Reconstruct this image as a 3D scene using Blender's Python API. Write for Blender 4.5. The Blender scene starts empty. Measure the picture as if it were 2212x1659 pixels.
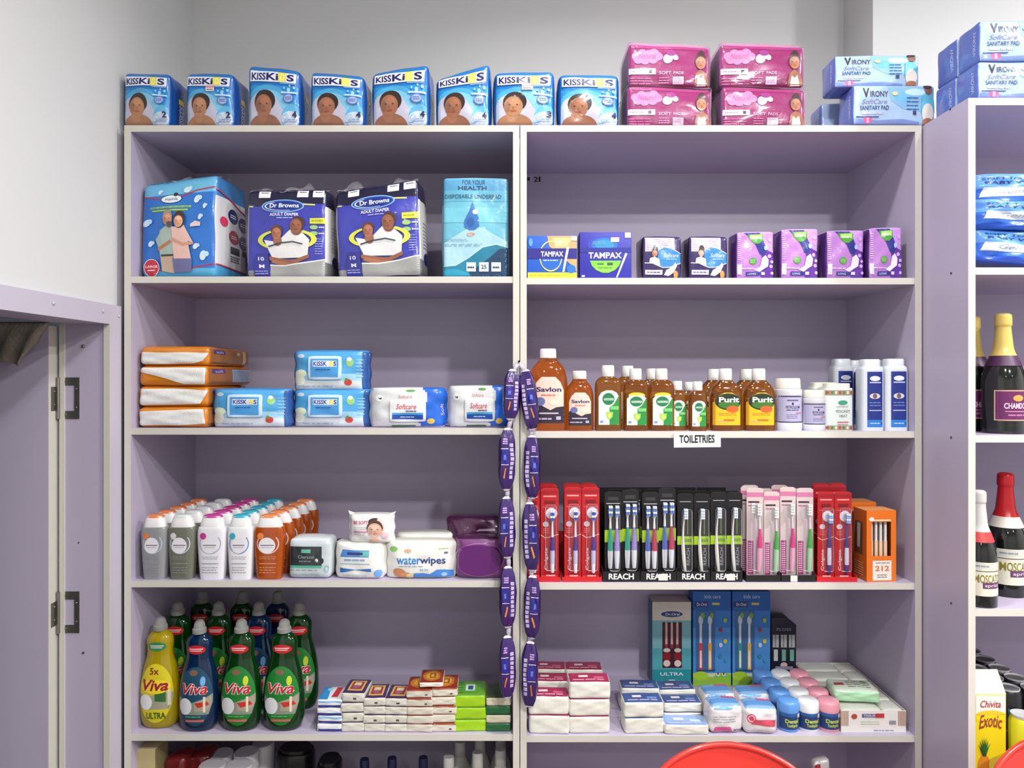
import bpy, math, random
from mathutils import Vector
from mathutils.geometry import tessellate_polygon

random.seed(7)
scene = bpy.context.scene
COL = scene.collection
PI = math.pi
# ---------------------------------------------------------------- camera
FPX = 1534.0          # focal length in pixels of the 2212 x 1659 frame
D = 1.763             # camera to the front plane of the two long cabinets
ZC = 1.60             # eye height
CX, CY = 1106.0, 817.0
cam = bpy.data.cameras.new('camera')
cam.sensor_width = 36.0
cam.lens = FPX / 2212.0 * 36.0
cam.shift_y = (CY - 829.5) / 2212.0
cam.clip_start = 0.05
camo = bpy.data.objects.new('camera', cam)
COL.objects.link(camo)
camo.location = (0, -D, ZC)
camo.rotation_euler = (PI / 2, 0, 0)
scene.camera = camo
# ---------------------------------------------------------------- world and exposure
w = bpy.data.worlds.new('world')
scene.world = w
w.use_nodes = True
w.node_tree.nodes['Background'].inputs[0].default_value = (0.75, 0.8, 0.9, 1)
w.node_tree.nodes['Background'].inputs[1].default_value = 0.05
scene.view_settings.view_transform = 'Standard'
scene.view_settings.look = 'None'
scene.view_settings.gamma = 1.0
scene.view_settings.use_curve_mapping = False
scene.view_settings.exposure = 0.42
# ceiling downlights; the right-wall one and rear pair are added fill lights: x, y, watts, disc diameter, beam angle
CEIL = ZC + 1.47
LAMPS = [(1.32, -2.45, 54, 0.17, 175), (0.44, -2.0, 25, 0.17, 175), (2.1, -1.0, 46, 0.17, 175), (-0.2, -3.9, 9, 0.17, 175), (2.2, -3.9, 9, 0.17, 175), (0.26, -0.55, 11, 0.15, 145)]

# ---------------------------------------------------------------- helpers
def lin(c):
    if isinstance(c, str):
        c = c.lstrip('#')
        c = tuple(int(c[i:i + 2], 16) for i in (0, 2, 4))
    o = []
    for v in c[:3]:
        v = v / 255.0
        o.append(v / 12.92 if v <= 0.04045 else ((v + 0.055) / 1.055) ** 2.4)
    return (o[0], o[1], o[2], 1.0)

def px(x, y=0.0):
    return (x - CX) * (D + y) / FPX
def pz(y, yy=0.0):
    return ZC + (CY - y) * (D + yy) / FPX

_mats = {}
def material(name, color=None, rough=0.5, attr=False, metal=0.0, trans=0.0, coat=0.0, noise=0.04, nscale=30.0, bump=0.0, alpha=1.0, ior=1.45, sss=0.0, spec=0.5, bscale=None):
    if name in _mats:
        return _mats[name]
    m = bpy.data.materials.new(name)
    m.use_nodes = True
    nt = m.node_tree
    b = nt.nodes['Principled BSDF']
    b.inputs['Roughness'].default_value = rough
    b.inputs['Metallic'].default_value = metal
    b.inputs['Transmission Weight'].default_value = trans
    b.inputs['Coat Weight'].default_value = coat
    b.inputs['Coat Roughness'].default_value = 0.08
    b.inputs['IOR'].default_value = ior
    b.inputs['Alpha'].default_value = alpha
    b.inputs['Specular IOR Level'].default_value = spec
    if sss:
        b.inputs['Subsurface Weight'].default_value = sss
        b.inputs['Subsurface Radius'].default_value = (0.02, 0.01, 0.005)
    tc = nt.nodes.new('ShaderNodeTexCoord')
    nz = nt.nodes.new('ShaderNodeTexNoise')
    nz.inputs['Scale'].default_value = nscale
    nz.inputs['Detail'].default_value = 3.0
    nt.links.new(tc.outputs['Object'], nz.inputs['Vector'])
    mr = nt.nodes.new('ShaderNodeMapRange')
    mr.inputs['To Min'].default_value = 1.0 - noise
    mr.inputs['To Max'].default_value = 1.0 + noise
    nt.links.new(nz.outputs['Fac'], mr.inputs['Value'])
    mx = nt.nodes.new('ShaderNodeMix')
    mx.data_type = 'RGBA'
    mx.blend_type = 'MULTIPLY'
    mx.inputs['Factor'].default_value = 1.0
    if attr:
        ca = nt.nodes.new('ShaderNodeVertexColor')
        ca.layer_name = 'Col'
        nt.links.new(ca.outputs['Color'], mx.inputs['A'])
    else:
        mx.inputs['A'].default_value = lin(color)
    nt.links.new(mr.outputs['Result'], mx.inputs['B'])
    nt.links.new(mx.outputs['Result'], b.inputs['Base Color'])
    if bump:
        bp = nt.nodes.new('ShaderNodeBump')
        bp.inputs['Strength'].default_value = bump
        bp.inputs['Distance'].default_value = 0.004
        n2 = nt.nodes.new('ShaderNodeTexNoise')
        n2.inputs['Scale'].default_value = bscale or nscale
        n2.inputs['Detail'].default_value = 2.0
        nt.links.new(tc.outputs['Object'], n2.inputs['Vector'])
        nt.links.new(n2.outputs['Fac'], bp.inputs['Height'])
        nt.links.new(bp.outputs['Normal'], b.inputs['Normal'])
    _mats[name] = m
    return m

FILM = material('printed_film', attr=True, rough=0.3, coat=0.45, noise=0.05, nscale=25, bump=0.35, bscale=38)
CARD = material('printed_card', attr=True, rough=0.42, noise=0.03, nscale=40)
PLAS = material('moulded_plastic', attr=True, rough=0.28, noise=0.02, nscale=40)
MATT = material('matt_paper', attr=True, rough=0.75, noise=0.05, nscale=50, bump=0.2, bscale=60)
LAV = material('lavender_board', '#b4abc1', rough=0.38, noise=0.03, nscale=6)
EDGE = material('cream_edge_band', '#c9c6bd', rough=0.4, noise=0.03, nscale=20)
TRIML = material('pale_lavender_paint', '#c0bac8', rough=0.45, noise=0.02, nscale=5)
WALLM = material('white_wall_paint', '#d3d4d4', rough=0.7, noise=0.015, nscale=3, bump=0.05, bscale=90)
CEILM = material('white_ceiling_paint', '#e6e6e2', rough=0.8, noise=0.01, nscale=3)
FLOORM = material('grey_floor_tile', '#7d7872', rough=0.3, noise=0.06, nscale=4)
STEEL = material('dull_steel', '#8d8a84', rough=0.35, metal=0.9, noise=0.08, nscale=60)
DARKM = material('dark_screw', '#3d3838', rough=0.5, noise=0.05)

def clear_material(name, tint, gloss=0.12, rough=0.08, cover=0.0):
    m = bpy.data.materials.new(name)
    m.use_nodes = True
    nt = m.node_tree
    b = nt.nodes['Principled BSDF']
    b.inputs['Base Color'].default_value = lin(tint)
    b.inputs['Roughness'].default_value = rough
    nzn = nt.nodes.new('ShaderNodeTexNoise')
    nzn.inputs['Scale'].default_value = 45
    bp = nt.nodes.new('ShaderNodeBump')
    bp.inputs['Strength'].default_value = 0.4
    bp.inputs['Distance'].default_value = 0.004
    nt.links.new(nzn.outputs['Fac'], bp.inputs['Height'])
    nt.links.new(bp.outputs['Normal'], b.inputs['Normal'])
    t = nt.nodes.new('ShaderNodeBsdfTransparent')
    t.inputs['Color'].default_value = lin(tint)
    lw = nt.nodes.new('ShaderNodeLayerWeight')
    lw.inputs['Blend'].default_value = gloss
    ad = nt.nodes.new('ShaderNodeMath')
    ad.operation = 'ADD'
    ad.use_clamp = True
    ad.inputs[1].default_value = cover
    nt.links.new(lw.outputs['Fresnel'], ad.inputs[0])
    mi = nt.nodes.new('ShaderNodeMixShader')
    nt.links.new(ad.outputs[0], mi.inputs['Fac'])
    nt.links.new(t.outputs[0], mi.inputs[1])
    nt.links.new(b.outputs[0], mi.inputs[2])
    nt.links.new(mi.outputs[0], nt.nodes['Material Output'].inputs['Surface'])
    return m
CLEAR = clear_material('clear_plastic_film', '#f2f2f6', 0.12, 0.1, 0.1)
CLEARCAP = clear_material('clear_cap_plastic', '#d6d6d2', 0.35, 0.12, 0.3)
CLEARWRAP = clear_material('clear_shrink_wrap', '#fbf6fa', 0.06, 0.12, 0.015)
BLISTER = clear_material('clear_blister', '#fbfbfd', 0.08, 0.06, 0.02)

def thing(name, label, cat, loc=(0, 0, 0), group=None, kind=None):
    o = bpy.data.objects.new(name, None)
    o.empty_display_size = 0.02
    COL.objects.link(o)
    o.location = loc
    tag(o, label, cat, group, kind)
    return o
def tag(o, label=None, cat=None, group=None, kind=None):
    if label: o['label'] = label
    if cat: o['category'] = cat
    if group: o['group'] = group
    if kind: o['kind'] = kind
    return o
def dup(root, label=None):
    r = root.copy()
    COL.objects.link(r)
    if label: r['label'] = label
    for ch in list(root.children):
        c = ch.copy()
        COL.objects.link(c)
        c.parent = r
        for g in list(ch.children):
            d = g.copy()
            COL.objects.link(d)
            d.parent = c
    return r

class MB:
    def __init__(self):
        self.v = []; self.f = []; self.c = []
    def add(self, vs, fs, col=(200, 200, 200)):
        n = len(self.v)
        self.v.extend([tuple(p) for p in vs])
        single = not (isinstance(col, list))
        lc = lin(col) if single else None
        for i, f in enumerate(fs):
            self.f.append(tuple(n + k for k in f))
            self.c.append(lc if single else lin(col[i]))
        return self
    def box(self, x0, x1, y0, y1, z0, z1, col=(200, 200, 200)):
        vs = [(x0, y0, z0), (x1, y0, z0), (x1, y1, z0), (x0, y1, z0), (x0, y0, z1), (x1, y0, z1), (x1, y1, z1), (x0, y1, z1)]
        fs = [(0, 3, 2, 1), (4, 5, 6, 7), (0, 1, 5, 4), (1, 2, 6, 5), (2, 3, 7, 6), (3, 0, 4, 7)]
        return self.add(vs, fs, col)
    def tube(self, pts, rad, seg=8, col=(200, 200, 200), flat=1.0):
        # round tube through points; rad a number or list; flat squashes it in y
        n = len(pts)
        R = rad if isinstance(rad, (list, tuple)) else [rad] * n
        vs = []; fs = []
        P = [Vector(p) for p in pts]
        for i in range(n):
            t = (P[min(i + 1, n - 1)] - P[max(i - 1, 0)]).normalized()
            a = Vector((0, 1, 0)) if abs(t.y) < 0.9 else Vector((1, 0, 0))
            s = t.cross(a).normalized(); u = s.cross(t).normalized()
            for k in range(seg):
                q = 2 * PI * k / seg
                vs.append(P[i] + s * (math.cos(q) * R[i]) + u * (math.sin(q) * R[i] * flat))
        for i in range(n - 1):
            for k in range(seg):
                k2 = (k + 1) % seg
                fs.append((i * seg + k, i * seg + k2, (i + 1) * seg + k2, (i + 1) * seg + k))
        fs.append(tuple(range(seg - 1, -1, -1)))
        fs.append(tuple((n - 1) * seg + k for k in range(seg)))
        return self.add(vs, fs, col)
    def lathe(self, prof, seg=24, n=2.0, col=(200, 200, 200), cx=0, cy=0, colf=None, cap=True):
        # prof: (z, rx, ry); superellipse exponent n
        vs = []; fs = []; cs = []
        for (z, rx, ry) in prof:
            for k in range(seg):
                q = 2 * PI * (k + 0.5) / seg
                c, s = math.cos(q), math.sin(q)
                vs.append((cx + rx * math.copysign(abs(c) ** (2 / n), c), cy + ry * math.copysign(abs(s) ** (2 / n), s), z))
        for i in range(len(prof) - 1):
            for k in range(seg):
                k2 = (k + 1) % seg
                fs.append((i * seg + k, i * seg + k2, (i + 1) * seg + k2, (i + 1) * seg + k))
                cs.append(colf((prof[i][0] + prof[i + 1][0]) / 2) if colf else col)
        if cap:
            fs.append(tuple(range(seg - 1, -1, -1))); cs.append(colf(prof[0][0]) if colf else col)
            fs.append(tuple((len(prof) - 1) * seg + k for k in range(seg))); cs.append(colf(prof[-1][0]) if colf else col)
        return self.add(vs, fs, cs)
    def build(self, name, mat, parent=None, smooth=False, loc=None, angle=None):
        me = bpy.data.meshes.new(name)
        me.from_pydata(self.v, [], self.f)
        at = me.color_attributes.new('Col', 'FLOAT_COLOR', 'CORNER')
        buf = []
        for f, c in zip(self.f, self.c):
            buf.extend(c * len(f))
        at.data.foreach_set('color', buf)
        me.materials.append(mat)
        if smooth:
            me.polygons.foreach_set('use_smooth', [True] * len(me.polygons))
            if angle:
                me.set_sharp_from_angle(angle=math.radians(angle))
        me.update()
        o = bpy.data.objects.new(name, me)
        COL.objects.link(o)
        if parent is not None: o.parent = parent
        if loc is not None: o.location = loc
        return o

def smoothprof(prof, n=4):
    # Catmull-Rom through (z, rx, ry)
    out = []
    P = [prof[0]] + list(prof) + [prof[-1]]
    for i in range(1, len(P) - 2):
        for k in range(n):
            t = k / n
            r = []
            for a in range(3):
                p0, p1, p2, p3 = P[i - 1][a], P[i][a], P[i + 1][a], P[i + 2][a]
                r.append(0.5 * (2 * p1 + (p2 - p0) * t + (2 * p0 - 5 * p1 + 4 * p2 - p3) * t * t + (3 * p1 - p0 - 3 * p2 + p3) * t ** 3))
            out.append(tuple(r))
    out.append(prof[-1])
    return out

def rbox(w, d, h, r=0.004, bul=(0, 0, 0), fn=None, rn=None):
    """surface map of a rounded, bulging box; x centred, front at y=0, base at z=0"""
    hw, hd, hh = w / 2, d / 2, h / 2
    r = min(r, hw * 0.95, hd * 0.95, hh * 0.95)
    def F(a, b, c):
        q = (a * hw, b * hd, c * hh)
        i = (max(-hw + r, min(hw - r, q[0])), max(-hd + r, min(hd - r, q[1])), max(-hh + r, min(hh - r, q[2])))
        dv = (q[0] - i[0], q[1] - i[1], q[2] - i[2])
        L = math.sqrt(dv[0] ** 2 + dv[1] ** 2 + dv[2] ** 2) or 1.0
        x = i[0] + dv[0] / L * r; y = i[1] + dv[1] / L * r; z = i[2] + dv[2] / L * r
        x += bul[0] * a * (1 - b * b) * (1 - c * c)
        y += bul[1] * b * (1 - a * a) * (1 - c * c)
        if c > 0: z += bul[2] * c * (1 - a * a) * (1 - b * b)
        p = Vector((x, y + hd, z + hh))
        if fn: p = fn(p, a, b, c)
        return p
    F.dim = (w, d, h, r)
    return F

def axis_params(n, half, r):
    e = min(0.5, r / half)
    inner = [-1 + e + (2 - 2 * e) * i / n for i in range(n + 1)]
    return [-1, -1 + e * 0.45] + inner + [1 - e * 0.45, 1]

def shell(mb, F, n=(6, 4, 6), col=(200, 200, 200), colf=None):
    w, d, h, r = F.dim
    n = tuple(k * getattr(F, 'fine', 1) for k in n)
    A = axis_params(n[0], w / 2, r); B = axis_params(n[1], d / 2, r); C = axis_params(n[2], h / 2, r)
    idx = {}; vs = []; fs = []; cs = []
    def vid(i, j, k):
        if (i, j, k) not in idx:
            idx[(i, j, k)] = len(vs); vs.append(F(A[i], B[j], C[k]))
        return idx[(i, j, k)]
    def c_of(face, a, b, c):
        if colf: return colf(face, a, b, c)
        if isinstance(col, dict): return col.get(face, col.get('d', (200, 200, 200)))
        return col
    la, lb, lc = len(A) - 1, len(B) - 1, len(C) - 1
    for i in range(la):
        for k in range(lc):
            a = (A[i] + A[i + 1]) / 2; c = (C[k] + C[k + 1]) / 2
            fs.append((vid(i, 0, k), vid(i + 1, 0, k), vid(i + 1, 0, k + 1), vid(i, 0, k + 1))); cs.append(c_of('f', a, -1, c))
            fs.append((vid(i + 1, lb, k), vid(i, lb, k), vid(i, lb, k + 1), vid(i + 1, lb, k + 1))); cs.append(c_of('b', a, 1, c))
    for j in range(lb):
        for k in range(lc):
            b = (B[j] + B[j + 1]) / 2; c = (C[k] + C[k + 1]) / 2
            fs.append((vid(la, j, k), vid(la, j + 1, k), vid(la, j + 1, k + 1), vid(la, j, k + 1))); cs.append(c_of('r', 1, b, c))
            fs.append((vid(0, j + 1, k), vid(0, j, k), vid(0, j, k + 1), vid(0, j + 1, k + 1))); cs.append(c_of('l', -1, b, c))
    for i in range(la):
        for j in range(lb):
            a = (A[i] + A[i + 1]) / 2; b = (B[j] + B[j + 1]) / 2
            fs.append((vid(i, j, lc), vid(i + 1, j, lc), vid(i + 1, j + 1, lc), vid(i, j + 1, lc))); cs.append(c_of('t', a, b, 1))
            fs.append((vid(i, j + 1, 0), vid(i + 1, j + 1, 0), vid(i + 1, j, 0), vid(i, j, 0))); cs.append(c_of('o', a, b, -1))
    mb.add(vs, fs, cs)
    return mb

_tc = {}
def text_shape(s, bold=0.0, shear=0.0):
    k = (s, bold, shear)
    if k in _tc: return _tc[k]
    cu = bpy.data.curves.new('t', 'FONT')
    cu.body = s; cu.size = 1.0; cu.offset = bold; cu.shear = shear; cu.resolution_u = 3; cu.fill_mode = 'FRONT'
    o = bpy.data.objects.new('t', cu)
    COL.objects.link(o)
    dg = bpy.context.evaluated_depsgraph_get()
    me = o.evaluated_get(dg).to_mesh()
    vs = [(v.co.x, v.co.y) for v in me.vertices]
    fs = []
    for p in me.polygons:
        q = list(p.vertices)
        for i in range(1, len(q) - 1): fs.append((q[0], q[i], q[i + 1]))
    o.evaluated_get(dg).to_mesh_clear()
    bpy.data.objects.remove(o); bpy.data.curves.remove(cu)
    x0 = min(v[0] for v in vs); x1 = max(v[0] for v in vs); y0 = min(v[1] for v in vs); y1 = max(v[1] for v in vs)
    vs = [((x - x0) / max(1e-6, x1 - x0), (y - y0) / max(1e-6, y1 - y0)) for x, y in vs]
    _tc[k] = (vs, fs)
    return _tc[k]

class Art:
    """flat print laid on a surface map M(u, v); w, h its size in metres"""
    def __init__(self, M, w, h, step=0.00011, base=0.0005, maxe=0.0065, flip=False):
        self.M = M; self.w = w; self.h = h; self.step = step; self.o = base; self.maxe = maxe
        self.mb = MB(); self.flip = flip
    def P(self, u, v):
        e = 0.004
        u = min(0.997, max(0.003, u)); v = min(0.997, max(0.003, v))
        p = self.M(u, v)
        du = self.M(u + e, v) - self.M(u - e, v); dv = self.M(u, v + e) - self.M(u, v - e)
        n = du.cross(dv)
        if n.length < 1e-12: return p
        return p + n.normalized() * self.o
    def tris(self, vs, ts, col):
        V = list(vs); mid = {}; out = []
        st = list(ts)
        W, H = self.w, self.h
        def L(a, b):
            return ((V[a][0] - V[b][0]) * W) ** 2 + ((V[a][1] - V[b][1]) * H) ** 2
        m2 = self.maxe ** 2
        while st:
            a, b, c = st.pop()
            l = [(L(a, b), a, b, c), (L(b, c), b, c, a), (L(c, a), c, a, b)]
            m = max(l)
            if m[0] > m2:
                _, p, q, r = m
                k = (min(p, q), max(p, q))
                if k not in mid:
                    mid[k] = len(V); V.append(((V[p][0] + V[q][0]) / 2, (V[p][1] + V[q][1]) / 2))
                st.append((p, mid[k], r)); st.append((mid[k], q, r))
            else:
                out.append((a, b, c))
        used = sorted({i for t in out for i in t}); re = {i: n for n, i in enumerate(used)}
        fs = []
        for a, b, c in out:
            ar = (V[b][0] - V[a][0]) * (V[c][1] - V[a][1]) - (V[c][0] - V[a][0]) * (V[b][1] - V[a][1])
            fs.append((re[a], re[b], re[c]) if ar > 0 else (re[a], re[c], re[b]))
        self.mb.add([self.P(*V[i]) for i in used], fs, col)
        self.o += self.step
        return self
    def poly(self, pts, col):
        t = tessellate_polygon([[Vector((p[0] * self.w, p[1] * self.h, 0)) for p in pts]])
        return self.tris(pts, [tuple(x) for x in t], col)
    def rect(self, u0, v0, u1, v1, col):
        return self.tris([(u0, v0), (u1, v0), (u1, v1), (u0, v1)], [(0, 1, 2), (0, 2, 3)], col)
    def ell(self, u, v, ru, rv, col, n=18, a0=0, a1=360, rot=0):
        pts = []
        full = (a1 - a0) >= 360
        m = n if full else n + 1
        cr, sr = math.cos(math.radians(rot)), math.sin(math.radians(rot))
        for i in range(m):
            t = math.radians(a0 + (a1 - a0) * i / n)
            x, y = ru * self.w * math.cos(t), rv * self.h * math.sin(t)
            pts.append((u + (x * cr - y * sr) / self.w, v + (x * sr + y * cr) / self.h))
        if not full and a1 - a0 > 200: pts.append((u, v))
        return self.poly(pts, col)
    def ring(self, u, v, ru, rv, t, col, n=24, a0=0, a1=360):
        vs = []; ts = []
        for i in range(n + 1):
            q = math.radians(a0 + (a1 - a0) * i / n)
            c, s = math.cos(q), math.sin(q)
            vs.append((u + ru * c, v + rv * s)); vs.append((u + ru * (1 - t) * c, v + rv * (1 - t) * s))
        for i in range(n):
            ts.append((2 * i, 2 * i + 1, 2 * i + 2)); ts.append((2 * i + 1, 2 * i + 3, 2 * i + 2))
        return self.tris(vs, ts, col)
    def text(self, u0, v0, u1, v1, s, col, bold=0.012, shear=0.0, rot=0, warp=0.0):
        vs, ts = text_shape(s, bold, shear)
        out = []
        for x, y in vs:
            if rot == 90: x, y = 1 - y, x
            yy = v0 + y * (v1 - v0) + warp * (1 - (2 * x - 1) ** 2)
            out.append((u0 + x * (u1 - u0), yy))
        return self.tris(out, ts, col)
    def line(self, pts, t, col):
        """stroke of width t (metres) along uv points"""
        vs = []; ts = []
        n = len(pts)
        for i in range(n):
            a = pts[max(0, i - 1)]; b = pts[min(n - 1, i + 1)]
            dx, dy = (b[0] - a[0]) * self.w, (b[1] - a[1]) * self.h
            L = math.hypot(dx, dy) or 1
            ox, oy = -dy / L * t / 2 / self.w, dx / L * t / 2 / self.h
            vs.append((pts[i][0] + ox, pts[i][1] + oy)); vs.append((pts[i][0] - ox, pts[i][1] - oy))
        for i in range(n - 1):
            ts.append((2 * i, 2 * i + 1, 2 * i + 2)); ts.append((2 * i + 1, 2 * i + 3, 2 * i + 2))
        return self.tris(vs, ts, col)
    def small(self, u0, v0, u1, v1, rows, col, fill=0.5, seed=1, words=3):
        """rows of print too small to read"""
        rnd = random.Random(seed)
        hgt = (v1 - v0) / rows
        vs = []; ts = []
        for i in range(rows):
            y0 = v0 + hgt * (i + 0.5 - fill / 2); y1 = y0 + hgt * fill
            x = u0; end = u1 - rnd.random() * 0.15 * (u1 - u0)
            while x < end:
                L = (u1 - u0) / words * (0.5 + 0.6 * rnd.random())
                xe = min(end, x + L); n = len(vs)
                vs += [(x, y0), (xe, y0), (xe, y1), (x, y1)]; ts += [(n, n + 1, n + 2), (n, n + 2, n + 3)]
                x = xe + 0.04 * (u1 - u0)
        return self.tris(vs, ts, col)
    def build(self, name, parent, mat=None):
        """one object, or one for each group of marks that lie far apart on the surface"""
        mb = self.mb; n = len(mb.v); par = list(range(n))
        def find(i):
            while par[i] != i:
                par[i] = par[par[i]]; i = par[i]
            return i
        for f in mb.f:
            r = find(f[0])
            for k in f[1:]: par[find(k)] = r
        isl = {}
        for i in range(n):
            p = mb.v[i]; b = isl.setdefault(find(i), [list(p), list(p)])
            for k in range(3):
                b[0][k] = min(b[0][k], p[k]); b[1][k] = max(b[1][k], p[k])
        keys = sorted(isl, key=lambda k: -max(isl[k][1][j] - isl[k][0][j] for j in range(3)))
        groups = []          # each a list of islands
        def near(a, b):
            A, B = isl[a], isl[b]
            g = sum(max(0, A[0][k] - B[1][k], B[0][k] - A[1][k]) ** 2 for k in range(3)) ** .5
            return g <= max(.017, .42 * max(max(A[1][k] - A[0][k] for k in range(3)), max(B[1][k] - B[0][k] for k in range(3))))
        for k in keys:
            hit = [g for g in groups if any(near(k, j) for j in g)]
            m = [k]
            for g in hit: m += g; groups.remove(g)
            groups.append(m)
        if len(groups) == 1: return mb.build(name, mat or FILM, parent)
        out = None
        for g in groups:
            gs = set(g); sub = MB(); re = {}
            for f, c in zip(mb.f, mb.c):
                if find(f[0]) in gs:
                    for i in f:
                        if i not in re: re[i] = len(sub.v); sub.v.append(mb.v[i])
                    sub.f.append(tuple(re[i] for i in f)); sub.c.append(c)
            o = sub.build(name, mat or FILM, parent)
            out = out or o
        return out

def face(F, s='f'):
    w, d, h, r = F.dim
    if s == 'f': return (lambda u, v: F(2 * u - 1, -1, 2 * v - 1)), w, h
    if s == 'r': return (lambda u, v: F(1, 2 * u - 1, 2 * v - 1)), d, h
    if s == 'l': return (lambda u, v: F(-1, 1 - 2 * u, 2 * v - 1)), d, h
    if s == 't': return (lambda u, v: F(2 * u - 1, 2 * v - 1, 1)), w, d

def wrapM(prof, n, z0, z1, k=.92, R=None):
    """surface map on the front of a lathe body: u runs across, v up"""
    def rad(z):
        for i in range(len(prof) - 1):
            if prof[i][0] <= z <= prof[i + 1][0]:
                t = (z - prof[i][0]) / max(1e-9, prof[i + 1][0] - prof[i][0])
                return prof[i][1] + (prof[i + 1][1] - prof[i][1]) * t, prof[i][2] + (prof[i + 1][2] - prof[i][2]) * t
        return prof[-1][1], prof[-1][2]
    RM = R or max(p[1] for p in prof)
    def M(u, v):
        z = z0 + (z1 - z0) * v
        rx, ry = rad(z)
        x = (2 * u - 1) * k * RM
        q = min(.985, abs(x) / rx)
        return Vector((math.copysign(q * rx, x), -ry * (1 - q ** n) ** (1 / n), z))
    return M

ROUND = ('bottle', 'jar', 'tub', 'can', 'canister', 'paper roll')
DIM = {}
def setdim(r, w, d, h):
    r['_w'] = w
    DIM[r.name] = (w, d, h)
    del r['_w']
    return r
def place(r, dims, x0, x1, ytop, yf, zs, rz=0, rx=0, ry=0, sd=1.0):
    """stand a thing on a shelf at height zs with its front at depth yf, seen between pixel columns x0..x1 and up to row ytop"""
    s = (D + yf + dims[1] * sd * (.2 if r.get('category') == 'bottle' else (.5 if r.get('category') in ROUND else 0))) / FPX
    W = (x1 - x0) * s
    H = ZC + (CY - ytop) * s - zs
    r.location = (((x0 + x1) / 2 - CX) * s, yf, zs)
    r.scale = (W / dims[0], sd, H / dims[2])
    r.rotation_euler = (math.radians(rx), math.radians(ry), math.radians(rz))
    return r
def stand(r, x, yf, zs, rz=0):
    r.location = (x, yf, zs); r.rotation_euler = (0, 0, math.radians(rz)); return r

def head(A, u, v, s, skin, hair, female=False, bald=False):
    """a small printed head, s its half height in metres"""
    ru, rv = 0.78 * s / A.w, s / A.h
    if not bald: A.ell(u, v + rv * 0.22, ru * 1.12, rv * 1.02, hair)
    A.ell(u, v - rv * 0.08, ru, rv * 0.94, skin)
    A.ell(u + ru * .15, v + rv * .3, ru * .55, rv * .35, tuple(min(255, int(c * 1.1)) for c in skin)); A.ell(u - ru * .62, v - rv * .15, ru * .3, rv * .5, tuple(int(c * .86) for c in skin), n=12)
    dk = tuple(int(c * 0.45) for c in skin)
    for sx in (-1, 1): A.ell(u + sx * ru * 0.4, v + rv * 0.06, ru * 0.12, rv * 0.065, dk, n=8)
    A.ell(u, v - rv * 0.5, ru * 0.34, rv * 0.1, tuple(int(c * .72) if k else min(255, int(c * .95)) for k, c in enumerate(skin)), n=8)
    A.ell(u, v - rv * 0.2, ru * 0.12, rv * 0.1, tuple(int(c * 0.9) for c in skin), n=8)
# ================================================================ the setting
def struct(name, mb, mat, label=None, parent=None, **k):
    o = mb.build(name, mat, parent, **k)
    if parent is None: tag(o, label, None, None, 'structure')
    return o
YB = 0.43             # back wall
XW = -0.985           # face of the left wall
XR, YFRONT = 3.3, -4.9
m = MB().box(-2.6, XR + .1, YFRONT - .1, YB + .1, -0.06, 0); struct('floor', m, FLOORM, 'pale grey tiled shop floor below the shelves')
m = MB().box(-2.6, XR + .1, YFRONT - .1, YB + .1, CEIL, CEIL + .06); struct('ceiling', m, CEILM, 'white painted ceiling with round lamps')
m = MB().box(XW - .1, XR, YB, YB + .08, 0, CEIL); struct('wall_back', m, WALLM, 'pale grey wall behind and above the shelves')
DT = ZC + (CY - 700) * 1.714 / FPX         # top of the door opening
DH = ZC + (CY - 662) / 870.0               # top of the casing
m = MB()
m.box(XW - .095, XW, -0.035, YB, 0, CEIL)
m.box(XW - .095, XW, -0.86, -0.035, DT + .012, CEIL)
m.box(XW - .095, XW, YFRONT, -0.86, 0, CEIL)
struct('wall_left', m, WALLM, 'white wall above the lavender doorway')
m = MB().box(XR, XR + .08, YFRONT, YB, 0, CEIL); struct('wall_right', m, WALLM, 'white wall of the shop out of view')
m = MB().box(XW - .1, XR, YFRONT - .08, YFRONT, 0, CEIL); struct('wall_front', m, WALLM, 'white shop wall behind the camera')
m = MB().box(1.024, XR, 0.252, YB, 0, CEIL); struct('wall_pillar', m, WALLM, 'bright white wall standing forward behind the right cabinet')
m = MB().box(-2.6, -2.5, -2.5, 1.2, 0, CEIL); struct('wall_store', m, WALLM, 'wall of the room behind the lavender door')
# ceiling lamps, including the added fill lamps
LAMPM = bpy.data.materials.new('lit_diffuser'); LAMPM.use_nodes = True
_b = LAMPM.node_tree.nodes['Principled BSDF']
_b.inputs['Emission Color'].default_value = (1, 0.98, 0.95, 1); _b.inputs['Emission Strength'].default_value = 4.0
for i, (lx, ly, wt, dia, sprd) in enumerate(LAMPS):
    t = thing('ceiling_lamp', 'round white downlight in the ceiling, %s' % ['over the right shelves', 'nearest the middle of the shelves', 'added at the right to brighten the pillar', 'added as fill at the rear left', 'added as fill at the rear right', 'close in front of the shelves'][i], 'lamp', (lx, ly, CEIL), 'ceiling downlights')
    MB().lathe([(-.03, dia / 2, dia / 2), (-.03, dia / 2 + .015, dia / 2 + .015), (0, dia / 2 + .02, dia / 2 + .02)], 32, col=(235, 235, 235), cap=False).build('rim', PLAS, t, True)
    MB().lathe([(-.024, dia / 2, dia / 2), (-.022, dia / 2, dia / 2)], 32, col=(250, 250, 250)).build('diffuser', LAMPM, t)
    la = bpy.data.lights.new('lamp_light', 'AREA'); la.shape = 'DISK'; la.size = dia; la.energy = wt; la.spread = math.radians(sprd)
    la.color = (1.0, 0.985, 0.965)
    lo = bpy.data.objects.new('lamp_light', la); COL.objects.link(lo); lo.parent = t; lo.location = (0, 0, -.034)

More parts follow.
